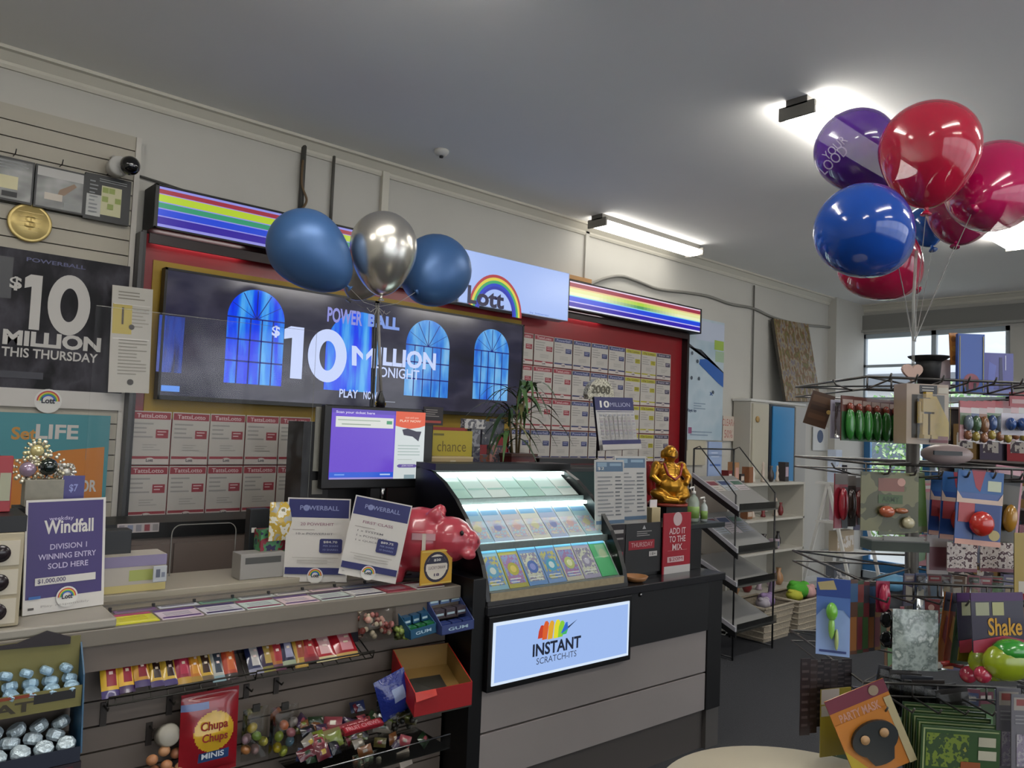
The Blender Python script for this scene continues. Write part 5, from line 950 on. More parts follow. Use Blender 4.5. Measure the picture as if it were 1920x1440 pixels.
# red open box
P_BL, P_BR, P_TL, P_TR = cv(778, 1300, -.06), cv(886, 1278, -.09), cv(736, 1218, .12), cv(840, 1205, .12)
t = T('red_open_box', 'empty red display box with a tan inside under the gum cartons', 'box', None, X0C); 
l0, l1, l2, l3 = [loc(p) for p in (P_BL, P_BR, P_TR, P_TL)]; RED = M('a01c20', .4); TAN = M('8a6a34', .6)
def quadbox(b, pts, d, mi, mo): b.prism(pts, d, mo)
zz = Vector((0, 0, -.085))
b = B()
for A_, C_ in ((l0, l1), (l1, l2), (l2, l3), (l3, l0)):
    d = (C_-A_); nrm = Vector((-d.y, d.x, 0)).normalized()*.004; b.add([A_, C_, C_+zz, A_+zz], [(0, 1, 2, 3)], RED); b.add([A_+nrm, C_+nrm, C_+zz+nrm, A_+zz+nrm], [(3, 2, 1, 0)], TAN); b.add([A_, C_, C_+nrm, A_+nrm], [(3, 2, 1, 0)], M('b8281c', .4))
b.build('walls', t); b = B(); b.poly([p+zz*.93 for p in (l0, l1, l2, l3)], TAN); b.build('base', t); b = B(); f0 = [l0, l0+(l1-l0)*.35, l0+(l1-l0)*.35+Vector((0, -.012, -.02)), l0+Vector((0, -.012, -.03))]; b.prism(f0, (0, 0, .002), M('c02c1c', .4)); b.build('flap', t)
b = B(); b.prism([l0+zz*1.02, l1+zz*1.02, l2+zz*1.02, l3+zz*1.02], (0, 0, -.004), M('3c3a34', .4)); b.build('wire_base', t)
X = frame(cv(738, 1302, .02), CU+Vector((0, 0, .3)), Vector((-.25, .1, 1))); b = B(); BB = M('1c2c7c', .22, coat=.6, bump=.5, scale=40); b.pillow(.13, .15, .05, lambda u, v: BB if (u-.6)**2+(v-.5)**2 > .04 else M('8a98b8', .3), 10, 12, .05); tag(b.build('blue_sweet_bag', None, X), 'shiny royal blue bag hanging beside the red open box', 'bag')
# ---- lower heap: baskets of wrapped sweets
HC = ['5a1824', '1c2850', '4c4620', '1e341e', '7c766c', '6c4424', '34203e', '181a20', '6c7a2c', '8c4048']
bk = T('wire_basket', 'clear basket heaped with wrapped sweets at the foot of the counter', 'basket', None, X0C)
a = loc(cv(560, 1440, .0)); c = loc(cv(820, 1400, .0)); zb = .42
b = B(); b.box(a.x, c.x, -.08, VS-.005, zb-.012, zb-.008, BAG); b.box(a.x, c.x, -.083, -.08, zb-.01, zb+.04, BAG); b.tube([(a.x, -.08, zb+.04), (c.x, -.08, zb+.04)], .003, CHROME); b.build('tray', bk)
rnd = random.Random(12)
spots = [(rnd.uniform(.03, .97), rnd.random()) for _ in range(46)]
for k, (fu, fv) in enumerate(sorted(spots)):
    col = HC[k % len(HC)]; cn = ['crimson', 'navy', 'olive', 'dark green', 'stone grey', 'tan', 'violet', 'black', 'lime', 'pink'][k % 10]; b = B(); W, H = rnd.uniform(.04, .07), rnd.uniform(.03, .05); b.pillow(W, H, .022, lambda u, v, m=M(col, .3, coat=.4), m2=M(rnd.choice(HC+['c8c0b0', 'a89030']), .3, coat=.4): m2 if .3 < u < .7 and .25 < v < .75 else m, 6, 6, .04)
    u = a.x+(c.x-a.x)*fu; v = -.055+.17*fv; z = zb+.02+.10*fv+rnd.uniform(0, .03)
    X = CX(u, v, z, rnd.uniform(-.7, .7)) @ Matrix.Rotation(rnd.uniform(-.9, -.2), 4, 'X') @ Matrix.Rotation(rnd.uniform(-.3, .3), 4, 'Y')
    tag(b.build('wrapped_sweet', None, X), 'small %s wrapped sweet in the basket heap, in the %s part from the left' % (cn, ['first', 'second', 'third', 'fourth', 'last'][min(4, k//10)]), 'sweet', 'wrapped sweets in the basket')
def flatpack(pts, v, c, c2, lab, name='flat_pack', dv=.03):
    p = Panel(cv(*pts[0], v+dv), cv(*pts[1], v+dv), cv(*pts[2], v), .012, M(c, .35, coat=.3)); p.R(.04, .15, .96, .85, M(c2, .35)); return p
p = flatpack([(585, 1375), (692, 1342), (590, 1395)], .02, '6c1822', '8a2430', ''); p.t('NERDS', .5, .25, .95, .75, M('c89090', .4), .02); p.R(.04, .15, .45, .85, M('6c6430', .4)); p.done('candy_box', 'long crimson and olive candy box with pale letters above the sweet heap', 'box')
p = flatpack([(640, 1365), (712, 1345), (643, 1377)], .0, '8a1c28', 'a8303c', ''); p.t('FRUIT CHEWS', .08, .2, .92, .8, M('d0a0a4', .4), .01); p.done('candy_box', 'short red candy box with pale letters, in front of the crimson and olive one', 'box')
p = Panel(cv(744, 1412, -.02), cv(766, 1402, -.02), cv(756, 1440, -.04), .006, M('a89c90', .5)); p.lines(.2, .3, .8, .6, 2, M('8a8078')); p.done('price_ticket', 'small square cream ticket at the foot of the counter', 'ticket')
net(745, 1340, .04, .17, .15, .09, ['2a2824', '3c3a30', '1c1e1c', '4a4438', '302a24'], 'clear bag of dark liquorice below the blue bag'); net(690, 1435, .0, .12, .09, .07, ['989488', 'a07860', '7c8c78', 'b0a090'], 'clear bag of pale mixed sweets at the bottom edge')
# ================================================================ RIGHT REAR: shelves, cupboard, artwork
GREYC = M('b9b5aa', .5)
cb = T('white_cupboard', 'white cupboard with a bright blue panel against the back wall', 'cupboard', None, Matrix.Translation((6.66, 3.93, 0)))
b = B(); b.box(0, 1.06, .06, .25, 0, 1.95, GREYC); b.box(-.01, 1.07, .05, .26, 1.95, 1.975, WHITE); b.build('body', cb, bevel=.004)
b = B(); b.box(.01, .30, .04, .06, .05, 1.93, M('c3bda9', .5)); b.build('door', cb); hd = B(); hd.lathe([(.001, 0), (.03, .002), (.03, .012), (.018, .012)], M('b08c50', .4), 16, Matrix.Translation((.08, .038, 1.78)) @ Matrix.Rotation(PI/2, 4, 'X')); hd.build('round_badge', cb)
b = B(); b.box(.33, .82, .045, .06, .8, 1.94, M('24303c', .4)); b.box(.37, .79, .035, .046, .82, 1.92, M('2f8ac6', .3)); b.build('blue_panel', cb); b = B(); b.box(.84, 1.05, .045, .06, .05, 1.93, M('b5b3ae', .5)); b.build('side_door', cb)
p = Panel(onY(1450, 597, 4.13), onY(1450, 597, 4.13)+Vector((.74, 0, .03)), onY(1475, 752, 3.99), .03, multi('abstract_art', ['3c4a20', '8c7430', '66683c', '7c5030', 'a09878', '70647a', '98843c'], (18, 18, 9), .6, detail=9, sharp=False), edge=M('4a443c'))
p.done('abstract_canvas', 'mottled brown, green and mauve canvas leaning above the cupboard', 'painting')
bs = T('white_bookcase', 'low white bookcase of keepsakes below the blue poster', 'bookcase', None, Matrix.Translation((5.57, 3.53, 0))); WH = M('c8c4b8', .5)
b = B(); b.box(0, .02, 0, .38, 0, 1.19, WH); b.build('side', bs); b = B(); b.box(1.26, 1.28, 0, .38, 0, 1.19, WH); b.build('side', bs); b = B(); b.box(0, 1.28, .36, .38, 0, 1.19, WH); b.build('back', bs)
for z in (.03, .27, .62, .90, 1.21): b = B(); b.box(0, 1.28, 0, .38, z-.02, z, WH); b.build('shelf', bs)
rnd = random.Random(4)
items = []
KC = ['b0845c', 'd8d0c4', '7c2c2c', '3a3434', 'c8b8a8', '8a5a3c', 'b8a4b0', '4c5a6c', 'c89c90']
for zi, (z, n) in enumerate([(1.211, 9), (.901, 7), (.621, 7), (.271, 6)]):
    for k in range(n):
        u = .06+1.12*k/n+rnd.uniform(0, .04); w_ = rnd.uniform(.05, .10); h = rnd.uniform(.07, .19) if z < 1.1 else rnd.uniform(.08, .22); c = rnd.choice(KC); kind = rnd.choice(('keepsake_box', 'vase', 'figurine'))
        b = B()
        if kind == 'keepsake_box': b.box(0, w_, 0, .07, 0, h*.8, M(c, .5, noise=.2)); b.box(.008, w_-.008, -.001, 0, h*.2, h*.6, M(rnd.choice(KC), .5))
        elif kind == 'vase': b.lathe([(w_*.25, 0), (w_*.45, h*.25), (w_*.4, h*.55), (w_*.18, h*.8), (w_*.26, h)], M(c, .3), 14, Matrix.Translation((w_/2, .05, 0)))
        else: b.lathe([(w_*.3, 0), (w_*.34, h*.08), (w_*.2, h*.3), (w_*.28, h*.5), (w_*.12, h*.7), (w_*.2, h*.82), (w_*.14, h*.96), (.001, h)], M(c, .4), 12, Matrix.Translation((w_/2, .05, 0)))
        tag(b.build(kind, None, Matrix.Translation((5.57+u, 3.57+rnd.uniform(0, .05), z+.001))), '%s %s, %s from left on the %s shelf of the white bookcase' % ({'b0845c': 'tan', 'd8d0c4': 'cream', '7c2c2c': 'dark red', '3a3434': 'charcoal', 'c8b8a8': 'beige', '8a5a3c': 'brown', 'b8a4b0': 'mauve', '4c5a6c': 'slate', 'c89c90': 'pink'}[c], kind.replace('_', ' '), ORD[k], ('top', 'second', 'third', 'bottom')[zi]), kind.replace('_', ' ').split()[0] if kind != 'keepsake_box' else 'box', 'keepsakes on the bookcase')
# black magazine rack with sloping shelves (seen from its left end)
mr = T('magazine_rack', 'black wire magazine rack with pale sloping shelves beyond the counter end', 'magazine rack', None, Matrix.Identity(4)); MX0, MX1 = 5.0, 5.2; BK = M('121214', .4)
RK = [((1330, 893), (1425, 957)), ((1330, 962), (1412, 1033)), ((1332, 1040), (1408, 1094)), ((1345, 1120), (1405, 1176))]
b = B(); fy = [onX(a[0], a[1], 5.2) for a, c in RK]; ff = [onX(c[0], c[1], 5.2) for a, c in RK]; yb = 3.47; yf = 3.10
for x in (MX0+.0, 5.55): b.tube([(x, yb, 0), (x, yb, 1.5), ], .008, BK); b.tube([(x, yf, 0), (x, yf, 1.18)], .007, BK); b.tube([(x, yb, .02), (x, yf, .02)], .007, BK); b.tube([(x, yb, 1.5), (x, yb-.05, 1.52), (x, yf, 1.18)], .005, BK)
b.tube([(MX0, yb, 1.5), (5.55, yb, 1.5)], .006, BK); b.build('frame', mr)
for k in range(4):
    zt, zf = fy[k].z, ff[k].z; b = B(); b.prism([(5.0, yb, zt), (5.0, yf-.03, zf), (5.0, yf-.03, zf-.012), (5.0, yb, zt-.012)], (.55, 0, 0), M('8a8884', .4)); b.box(5.0, 5.55, yf-.036, yf-.03, zf-.01, zf+.05, BAG); b.build('sloping_shelf', mr)
    b = B(); b.prism([(4.985, yb, zt-.0), (4.985, yf-.03, zf), (4.985, yf-.03, zf-.045), (4.985, yb, zt-.045)], (.014, 0, 0), BK); b.prism([(4.98, yb, zt+.03), (4.98, yf-.03, zf+.03), (4.98, yf-.03, zf), (4.98, yb, zt)], (.018, 0, 0), M('a9a8ac', .35)); b.build('side_rail', mr)
    for j in range(3):
        d = Vector((0, yf-yb, zf-zt)).normalized(); nn = Vector((0, -d.z, d.y))*-1; o = Vector((5.03+.17*j, yb-.06, zt-.04))+Vector((0, 0, .012)); p = Panel(o+Vector((0, .0, .0)), o+Vector((.15, 0, 0)), o+d*.26, .006, M(('b8b0a8', 'a8b0b8', 'c0b4b8', '8a8c94')[(j+k) % 4], .35)); p.R(.06, .05, .94, .25, M(('7a3a44', '3c4a70', '4a6a5a')[j], .4)); p.lines(.1, .35, .9, .8, 5, M('8a8680'))
        p.done('greeting_card', 'greeting card, %s from the left on the %s sloping shelf of the black rack' % (ORD[j], ('top', 'second', 'third', 'bottom')[k]), 'card', 'cards on the magazine rack')
p = Panel(onX(1329, 828, 5.15)+Vector((0, 0, 0)), onX(1352, 828, 5.15), onX(1329, 912, 5.15), .01, M('93a8c8', .45)); p = wallp(1329, 828, 1352, 912, 3.52, th=.012, m=M('93a6c8', .45)); p.R(.1, .5, .9, .54, M('4a6aa8')); p.lines(.2, .15, .8, .4, 3, M('b8c4dc')); p.R(.1, .78, .9, .95, M('c4ccd8')); p.done('blue_header_sign', 'narrow pale blue sign at the top of the black magazine rack', 'sign')
# folded white A frame display
af = T('white_a_frame', 'white A-frame ladder shelf between bookcase and toy rack', 'shelf', None, Matrix.Translation((7.25, 3.35, 0)))
for s in (-.33, .28):
    b = B(); b.tube([(s, -.30, 0), (s+.02, .0, 1.22)], .018, WHITE, 4); b.tube([(s, .28, 0), (s+.02, .0, 1.22)], .018, WHITE, 4); b.build('leg_pair', af)
for z, d_ in ((.25, .22), (.55, .17), (.85, .11), (1.2, .12)): b = B(); b.box(-.33, .30, -d_, d_, z, z+.018, WHITE); b.build('step', af)
KB = [('picture_frame', 'c8d4e8', 1.219, -.25, .12, .3, 'pale blue framed picture on top of the white A-frame'), ('dark_phone_box', '2c2a30', 1.219, -.1, .08, .16, 'dark upright carton on top of the white A-frame'), ('floral_box', 'c8a8b4', .869, -.2, .2, .24, 'pink floral carton on the upper step of the A-frame'), ('floral_box', '3c3436', .869, .08, .09, .2, 'dark carton on the upper step of the A-frame'), ('storage_box', 'b8a890', .569, -.2, .34, .2, 'beige carton on the middle step of the A-frame'), ('storage_box', '6c7078', .269, -.25, .3, .2, 'grey carton on the lowest step of the A-frame')]
for n, c, z, u, w_, h, lab in KB: b = B(); b.box(u, u+w_, -.04, .04, 0, h, M(c, .45)); b.box(u+.01, u+w_-.01, -.041, -.04, h*.2, h*.75, multi('aprint_'+c, [c, 'd8d4d0', c, '8a8a94'], (20, 20, 20), .4)); tag(b.build(n, None, Matrix.Translation((7.25, 3.35, z))), lab, 'box', 'cartons on the A-frame')
# baskets
for i, (x, y, lab) in enumerate([(5.82, 3.36, 'cream woven basket in front of the bookcase, left of a pair'), (6.32, 3.34, 'cream woven basket with green and pink toys, right of a pair')]):
    t = T('woven_basket', lab, 'basket', 'woven baskets', Matrix.Translation((x, y, 0))); WV = M('a89c88', .7, noise=.3, scale=60, bump=.6)
    b = B(); b.add([(-.19, -.14, 0), (.19, -.14, 0), (.19, .14, 0), (-.19, .14, 0), (-.23, -.17, .27), (.23, -.17, .27), (.23, .17, .27), (-.23, .17, .27)], [(3, 2, 1, 0), (0, 1, 5, 4), (1, 2, 6, 5), (2, 3, 7, 6), (3, 0, 4, 7)], WV); b.build('body', t)
    b = B(); b.tube([(-.23, -.17, .27), (.23, -.17, .27), (.23, .17, .27), (-.23, .17, .27), (-.23, -.17, .27)], .012, WV); b.build('rim', t)
    for k in range(5): b = B(); z = .03+.05*k; q = z/.27*.04; r_ = .19+q; r2 = .14+q*.75; b.tube([(-r_, -r2-.004, z), (r_, -r2-.004, z)], .006, WV, 5); b.tube([(-r_-.004, -r2, z), (-r_-.004, r2, z)], .006, WV, 5); b.build('woven_band', t)
for i, (dx, dy, z, r_, c, lab) in enumerate([(.08, .0, .33, (.14, .08, .07), '4ea82c', 'bright green soft toy in the right woven basket'), (-.06, -.04, .30, (.10, .06, .05), 'b8b838', 'yellow green soft toy in the right woven basket'), (.17, -.05, .31, (.06, .06, .06), 'c89c98', 'pale pink soft toy in the right woven basket'), (-.45, 0, .30, (.08, .07, .06), '9078a0', 'mauve soft toy in the left woven basket'), (-.30, .04, .36, (.025, .025, .13), '6c5c74', 'purple grey bottle standing in the left woven basket'), (-.55, -.03, .29, (.06, .06, .05), 'b0a8b0', 'pale grey soft toy in the left woven basket')]):
    b = B(); b.ell((0, 0, 0), r_, M(c, .8, noise=.2, scale=20), 14); b.ell((r_[0]*.7, 0, r_[2]*.8), tuple(q*.45 for q in r_), M(c, .8, noise=.2, scale=20), 10); b.ell((-r_[0]*.7, 0, r_[2]*.5), tuple(q*.4 for q in r_), M(c, .8, noise=.2, scale=20), 10); tag(b.build('soft_toy' if 'bottle' not in lab else 'tall_bottle', None, Matrix.Translation((6.32+dx, 3.34+dy, z-.02)) @ Matrix.Rotation(.25, 4, 'Y')), lab, 'toy' if 'bottle' not in lab else 'bottle')
b = B(); b.ell((0, 0, .17), (.22, .16, .17), M('17181c', .6), 16); b.ell((.0, -.02, .36), (.16, .13, .08), M('5c90b0', .6, noise=.15), 14); tag(b.build('stuffed_bag', None, Matrix.Translation((7.22, 2.92, 0))), 'black and blue stuffed bag on the floor behind the toy rack', 'bag')
p = wallp(1525, 800, 1553, 845, 4.18, th=.01, m=M('d0d0cc', .5)); p.C(.45, .4, .2, M('2c4468')); p.done('switch_box', 'small white box with a dark round mark on the wall near the rack', 'box')
# ================================================================ CREAM ROUND TABLE
tb = T('round_table', 'cream round table top at the bottom edge of the picture', 'table', None, Matrix.Translation((1.80, .905, 0)))
b = B(); b.lathe([(.001, .71), (.335, .71), (.348, .718), (.352, .728), (.348, .738), (.001, .74)], M('cfc5ac', .45, noise=.04, scale=12), 64); b.build('tabletop', tb)
b = B(); b.lathe([(.26, 0), (.26, .015), (.05, .04), (.04, .1), (.04, .70), (.12, .709)], M('3a3a3c', .4), 24); b.build('pedestal', tb)
# ================================================================ TOY RACK (freestanding wire spinner)
RC = at(1710, 1000, 2.45); RC.z = 0
rt0 = Vector((_r0.x, _r0.y, 0)).normalized(); fw0 = Vector((_f.x, _f.y, 0)).normalized()
WR = M('5c5a58', .35, .7); WRD = M('2a2828', .4, .5)
rk_ = T('toy_rack', 'freestanding wire toy rack with a grey pole and four hook tiers', 'display rack', None, Matrix.Translation(RC))
def rl(x, y, z): return rt0*x+fw0*y+Vector((0, 0, z))
b = B(); b.tube([(0, 0, .02), (0, 0, 1.66)], .02, M('4a4844', .4, .3), 12); b.build('pole', rk_)
b = B(); 
for k in range(4): a_ = PI/4+PI/2*k; b.tube([(0, 0, .06), (.32*math.cos(a_), .32*math.sin(a_), .03)], .014, WRD)
b.build('foot', rk_)
TZ = [at(1710, y, 2.45).z for y in (722, 868, 1064, 1228)]
for i, z in enumerate(TZ):
    s = .275; c = [rl(-s, -s, z), rl(s, -s, z), rl(s, s, z), rl(-s, s, z)]
    b = B(); b.tube(c+[c[0]], .004, WR, 5); b.tube([p+Vector((0, 0, -.035)) for p in c+[c[0]]], .003, WR, 5); b.tube([c[0], c[2]], .003, WR, 5); b.tube([c[1], c[3]], .003, WR, 5); b.build('tier_frame', rk_)
    for k in range(9):
        x = -s+2*s*k/8; b = B(); b.tube([rl(x, -s, z-.035), rl(x-.02, -s-.17, z-.02), rl(x-.022, -s-.185, z-.005)], .0028, WR, 5); b.tube([rl(x, -s, z), rl(x, -s, z-.035)], .0028, WR, 5); b.build('hook', rk_)
    for k in range(1):
        y = -s+2*s*(k+.5)/3; b = B(); b.tube([rl(-s, y, z-.035), rl(-s-.05, y, z-.02), rl(-s-.06, y, z-.005)], .0028, WR, 5); b.build('hook', rk_)
def rf(cx, cy, dep, yaw=0, roll=0, pitch=0):
    c = at(cx, cy, dep); R_ = Matrix.Rotation(yaw, 3, 'Z'); ex = R_ @ rt0; n = ex.cross(Vector((0, 0, 1))); Rr = Matrix.Rotation(roll, 3, n); ex = Rr @ ex; up = Rr @ Vector((0, 0, 1))
    return c, ex, up
def pk(x0, y0, x1, y1, dep, c0, lab, name='toy_pack', cat='toy pack', grp='packs on the toy rack', yaw=0., roll=0., th=.003, prints=(), blister=None, edge=None, film=None):
    yaw = math.radians(yaw); roll = math.radians(roll); c, ex, up = rf((x0+x1)/2, (y0+y1)/2, dep, yaw, roll); W = (x1-x0)*dep/FPX/max(.25, math.cos(yaw)); H = (y1-y0)*dep/FPX
    TL = c-ex*W/2+up*H/2; p = Panel(TL, TL+ex*W, TL-up*H, th, c0 if not isinstance(c0, str) else M(c0, .35, coat=.3), edge=edge)
    for q in prints:
        if q[0] == 'R': p.R(*q[1:5], M(q[5], .35) if isinstance(q[5], str) else q[5])
        elif q[0] == 'C': p.C(q[1], q[2], q[3], M(q[4], .35))
        elif q[0] == 't': p.t(q[1], *q[2:6], M(q[6], .4), .02)
        elif q[0] == 'L': p.lines(*q[1:6], M(q[6], .4))
        elif q[0] == 'P': p.P(q[1], M(q[2], .35) if isinstance(q[2], str) else q[2])
    if blister or film:
        t = T(name, lab, cat, grp, p.X.copy()); p.done('card', parent=t)
        if blister:
            for bl_ in (blister if isinstance(blister, list) else [blister]):
                u, v, ru, rv, d, col = bl_[:6]; b = B(); b.ell((0, 0, 0), (ru*W, d, rv*H), col if not isinstance(col, str) else M(col, .25, coat=.6), 14); b.build(bl_[6] if len(bl_) > 6 else 'moulded_toy', t, Matrix.Translation((u*W, -.002-d*.55, (1-v)*H)))
        if film: b = B(); b.pillow(W*.98, H*.9, film, lambda u, v: BAG, 6, 8, .03); b.build('clear_bag', t, Matrix.Translation((W/2, -.001-film*.5, H*.48)))
        return t
    o = p.done(name, lab, cat, grp); return o
# --- tier 1
pk(1516, 736, 1556, 800, 2.30, '4a3222', 'square brown printed tag at the upper left corner of the toy rack', 'brown_tag', 'tag', None, -12, -16, .006, [('R', .08, .1, .92, .3, '5e4430'), ('R', .1, .4, .85, .55, '382418'), ('R', .1, .65, .9, .8, '5a3e2a'), ('C', .92, .5, .1, 'c8a860')])
pk(1556, 750, 1582, 822, 2.28, 'a09cac', 'small lilac clear bag beside the brown tag', yaw=20, film=.03, prints=[('R', .1, .1, .9, .3, '7a7484')])
for i in range(7):
    pk(1574+17*i, 742+2*i, 1604+17*i, 826+1*i, 2.08+.03*i, '5a3028' if i < 5 else '4a2830', 'green bubble tube card, %s from the left on the top tier' % ORD[i], 'bubble_tube_pack', 'toy pack', 'green tubes on the top tier', yaw=28, prints=[('R', .0, .35, 1, 1, '1c4a20'), ('R', .06, .08, .9, .2, '9a8880')], blister=[(.5, .62, .28, .36, .012, ('2c7a2c', '246c24')[i % 2], 'tube'), (.5, .25, .14, .1, .01, '8c4030', 'cap')])
t = pk(1698, 720, 1780, 833, 2.05, 'a08c78', 'boxed yellow toy in a cream window box at the middle of the top tier', 'window_box', 'toy box', None, 4, 0, .06, [('R', .12, .18, .9, .9, '2a2218'), ('R', .3, .02, .72, .17, '1a1a1c'), ('R', .74, .05, .98, .15, 'b0a898'), ('L', .36, .05, .66, .14, 2, 'a8a49c'), ('P', [(.55, .2), (.7, .2), (1, .62), (1, .9), (.62, .88)], 'a88c1c'), ('R', .55, .86, .98, .97, '6c2028')])
b = B(); YM = M('b8941c', .25, coat=.6)
for (x0, x1, z0, z1, d) in ((.034, .072, .085, .12, .02), (.028, .040, .055, .112, .014), (.068, .080, .055, .112, .014), (.036, .050, .02, .08, .016), (.056, .070, .02, .08, .016), (.034, .051, .015, .025, .024), (.055, .072, .015, .025, .024), (.044, .062, .122, .138, .016)): b.box(x0, x1, -d, -.002, z0, z1, YM)
b.build('yellow_toy', t)
b = B(); b.box(.014, .104, -.028, -.026, .012, .132, BAG); b.build('window', t)
for i in range(8):
    pk(1794+15*i, 752, 1826+15*i, 826+3*(i % 3), 2.08+.03*i, ('b08888', 'a8a4a0', '9c8a88')[i % 3], 'mini figure blister card, %s from the left on the right of the top tier' % ORD[i], 'mini_figure_card', 'toy pack', 'small blister cards on the top tier', yaw=30, prints=[('R', 0, .0, 1, .16, '9a3038'), ('R', 0, .3, 1, .6, ('5c6c50', '3c4c74', '7a5038', '4a6a4a')[i % 4])], blister=[(.5, .55, .25, .2, .012, ('6a7888', '4c6a4c', '8a6040', '3c5484')[i % 4]), (.5, .86, .2, .12, .01, ('8a5a3c', 'a08c3c')[i % 2])])
pk(1880, 775, 1922, 816, 1.98, 'c0bcc8', 'blue and white goggle toy at the right edge of the top tier', blister=[(.28, .5, .2, .3, .02, '30508c'), (.72, .5, .2, .3, .02, '30508c')], yaw=-10)
# heart weight with strings, top-shelf goods
c, ex, up = rf(1712, 697, 2.3); pts = []
for k in range(28): a_ = 2*PI*k/28; pts.append((.0019*16*math.sin(a_)**3, 0, .0019*(13*math.cos(a_)-5*math.cos(2*a_)-2*math.cos(3*a_)-math.cos(4*a_))))
b = B(); b.prism(pts[::-1], (0, .012, 0), M('caa898', .45)); o = tag(b.build('heart_weight', None, frame(c, ex, up), bevel=.003), 'pinkish cream heart weight holding the balloon strings', 'weight')
b = B(); b.tube([c+Vector((0, 0, .02)), at(1713, 560, 2.3), at(1718, 470, 2.3)], .0045, M('b0b0aa', .35, alpha=.6), 6); tag(b.build('string_bundle'), 'bundle of white strings rising from the heart weight', 'string')
b = B(); b.tube([c+Vector((0, .01, -.03)), c+Vector((0, .01, -.10))], .003, WR); tag(b.build('weight_clip'), 'wire clip under the heart weight', 'clip')
t = T('black_party_hat', 'flat black party hat on top of the toy rack', 'hat', None, frame(at(1741, 722, 2.32), rt0, Vector((0, 0, 1)))); b = B(); b.lathe([(.001, .088), (.036, .086), (.034, .05), (.03, .0), (.001, 0)], M('0a0a0b', .6), 20); b.build('crown', t); b = B(); b.lathe([(.0365, .07), (.055, .082), (.058, .086), (.0365, .078)], M('0a0a0b', .6), 20); b.build('brim', t)
pk(1760, 674, 1782, 730, 2.30, 'b4a4a4', 'narrow pale pink box between the hat and the orange strip', th=.03); pk(1781, 624, 1796, 684, 2.28, 'b87830', 'narrow orange strip card of round stickers', prints=[('C', .5, .2, .35, '8a5a28'), ('C', .5, .5, .35, 'c89038'), ('C', .5, .8, .35, '8a5a28')], roll=3)
p0 = [(.0, .14), (.04, .06), (.15, .015), (.3, 0), (.7, 0), (.85, .015), (.96, .06), (1, .14)]
pk(1796, 626, 1846, 738, 2.25, '35549c', 'tall round-topped blue card toy on top of the rack', prints=[('R', .0, 0, 1, 1, '3a5cac'), ('C', .5, .8, .3, '8a4050'), ('R', .3, .82, .4, .95, '14141c'), ('R', .58, .82, .68, .95, '14141c'), ('R', .04, .04, .08, .96, '8a8058'), ('R', .92, .04, .96, .96, '8a8058')], th=.012)
pk(1846, 662, 1900, 742, 2.35, '4a4c9a', 'violet blue hanging pack with white streaks at the upper right', prints=[('P', [(.15, .2), (.4, .3), (.3, .9), (.1, .9)], '6470c0'), ('P', [(.5, .1), (.6, .1), (.65, .9), (.5, .9)], '3a3a64'), ('R', .7, .05, .74, .4, 'c0c4e0'), ('R', .0, .86, 1, 1, '7880b8')], th=.01)
pk(1893, 736, 1935, 762, 2.2, '9c3038', 'red header card at the far right of the top tier', prints=[('R', .1, .5, .9, .8, 'b89898')])
b = B(); b.ell((0, 0, 0), (.075, .04, .03), M('b8a4a0', .4), 16); b.box(-.06, .02, -.045, -.038, -.002, .01, BLACK); tag(b.build('white_plastic_toy', None, frame(at(1775, 852, 2.25), rt0, Vector((0, 0, 1)))), 'pale domed plastic toy with a black bar between the top tiers', 'toy')
# --- tier 2
for i in range(3): pk(1562+15*i, 888+4*i, 1592+15*i, 990-3*i, 2.12+.04*i, ('8a1c2c', '2c1a18', '5a2428')[i], '%s carded toy at the left of the second tier' % ('crimson and black', 'dark brown', 'maroon')[i], yaw=24, prints=[('R', 0, .0, 1, .2, '6a6460'), ('R', .55, .25, 1, 1, '1c1412')], blister=(.5, .55, .3, .3, .012, ('9c2030', '30201c', '6c2c2c')[i]), roll=0)
pk(1640, 888, 1742, 1000, 2.14, '5c6038', 'army vehicle card behind the front one on the second tier', prints=[('R', .8, .1, 1, .9, '4a6a24')], yaw=12, roll=4)
t = pk(1614, 886, 1722, 996, 2.04, multi('camo', ['5c5c38', '6c6a48', '4a4a30', '7c7458'], (14, 14, 14), .35, sharp=True), 'camouflage blister card of army vehicles at the left of the second tier', prints=[('R', .3, .1, .75, .32, '7a4a3c'), ('C', .7, .16, .07, 'b8887a'), ('R', .3, .38, .72, .53, '3c5424'), ('t', 'ARMY', .36, .41, .66, .5, '2c3c1c')], blister=[(.42, .66, .13, .1, .018, 'a8583c', 'toy_truck'), (.68, .64, .12, .05, .012, '9a5c3c', 'toy_plane'), (.8, .84, .11, .1, .012, 'b0a888', 'toy_wheel')])
b = B(); b.box(-.08, .08, -.02, .05, -.03, -.004, M('25301f', .5)); b.box(-.05, .06, -.026, -.02, -.0, .012, M('8f8f88', .4)); b.box(-.08, .08, -.02, .05, -.004, 0, M('6f6f68', .4)); tag(b.build('tank_toy_tray', None, frame(at(1682, 1012, 2.15), rt0, Vector((0, 0, 1)))), 'grey and dark green tray below the camouflage card', 'tray')
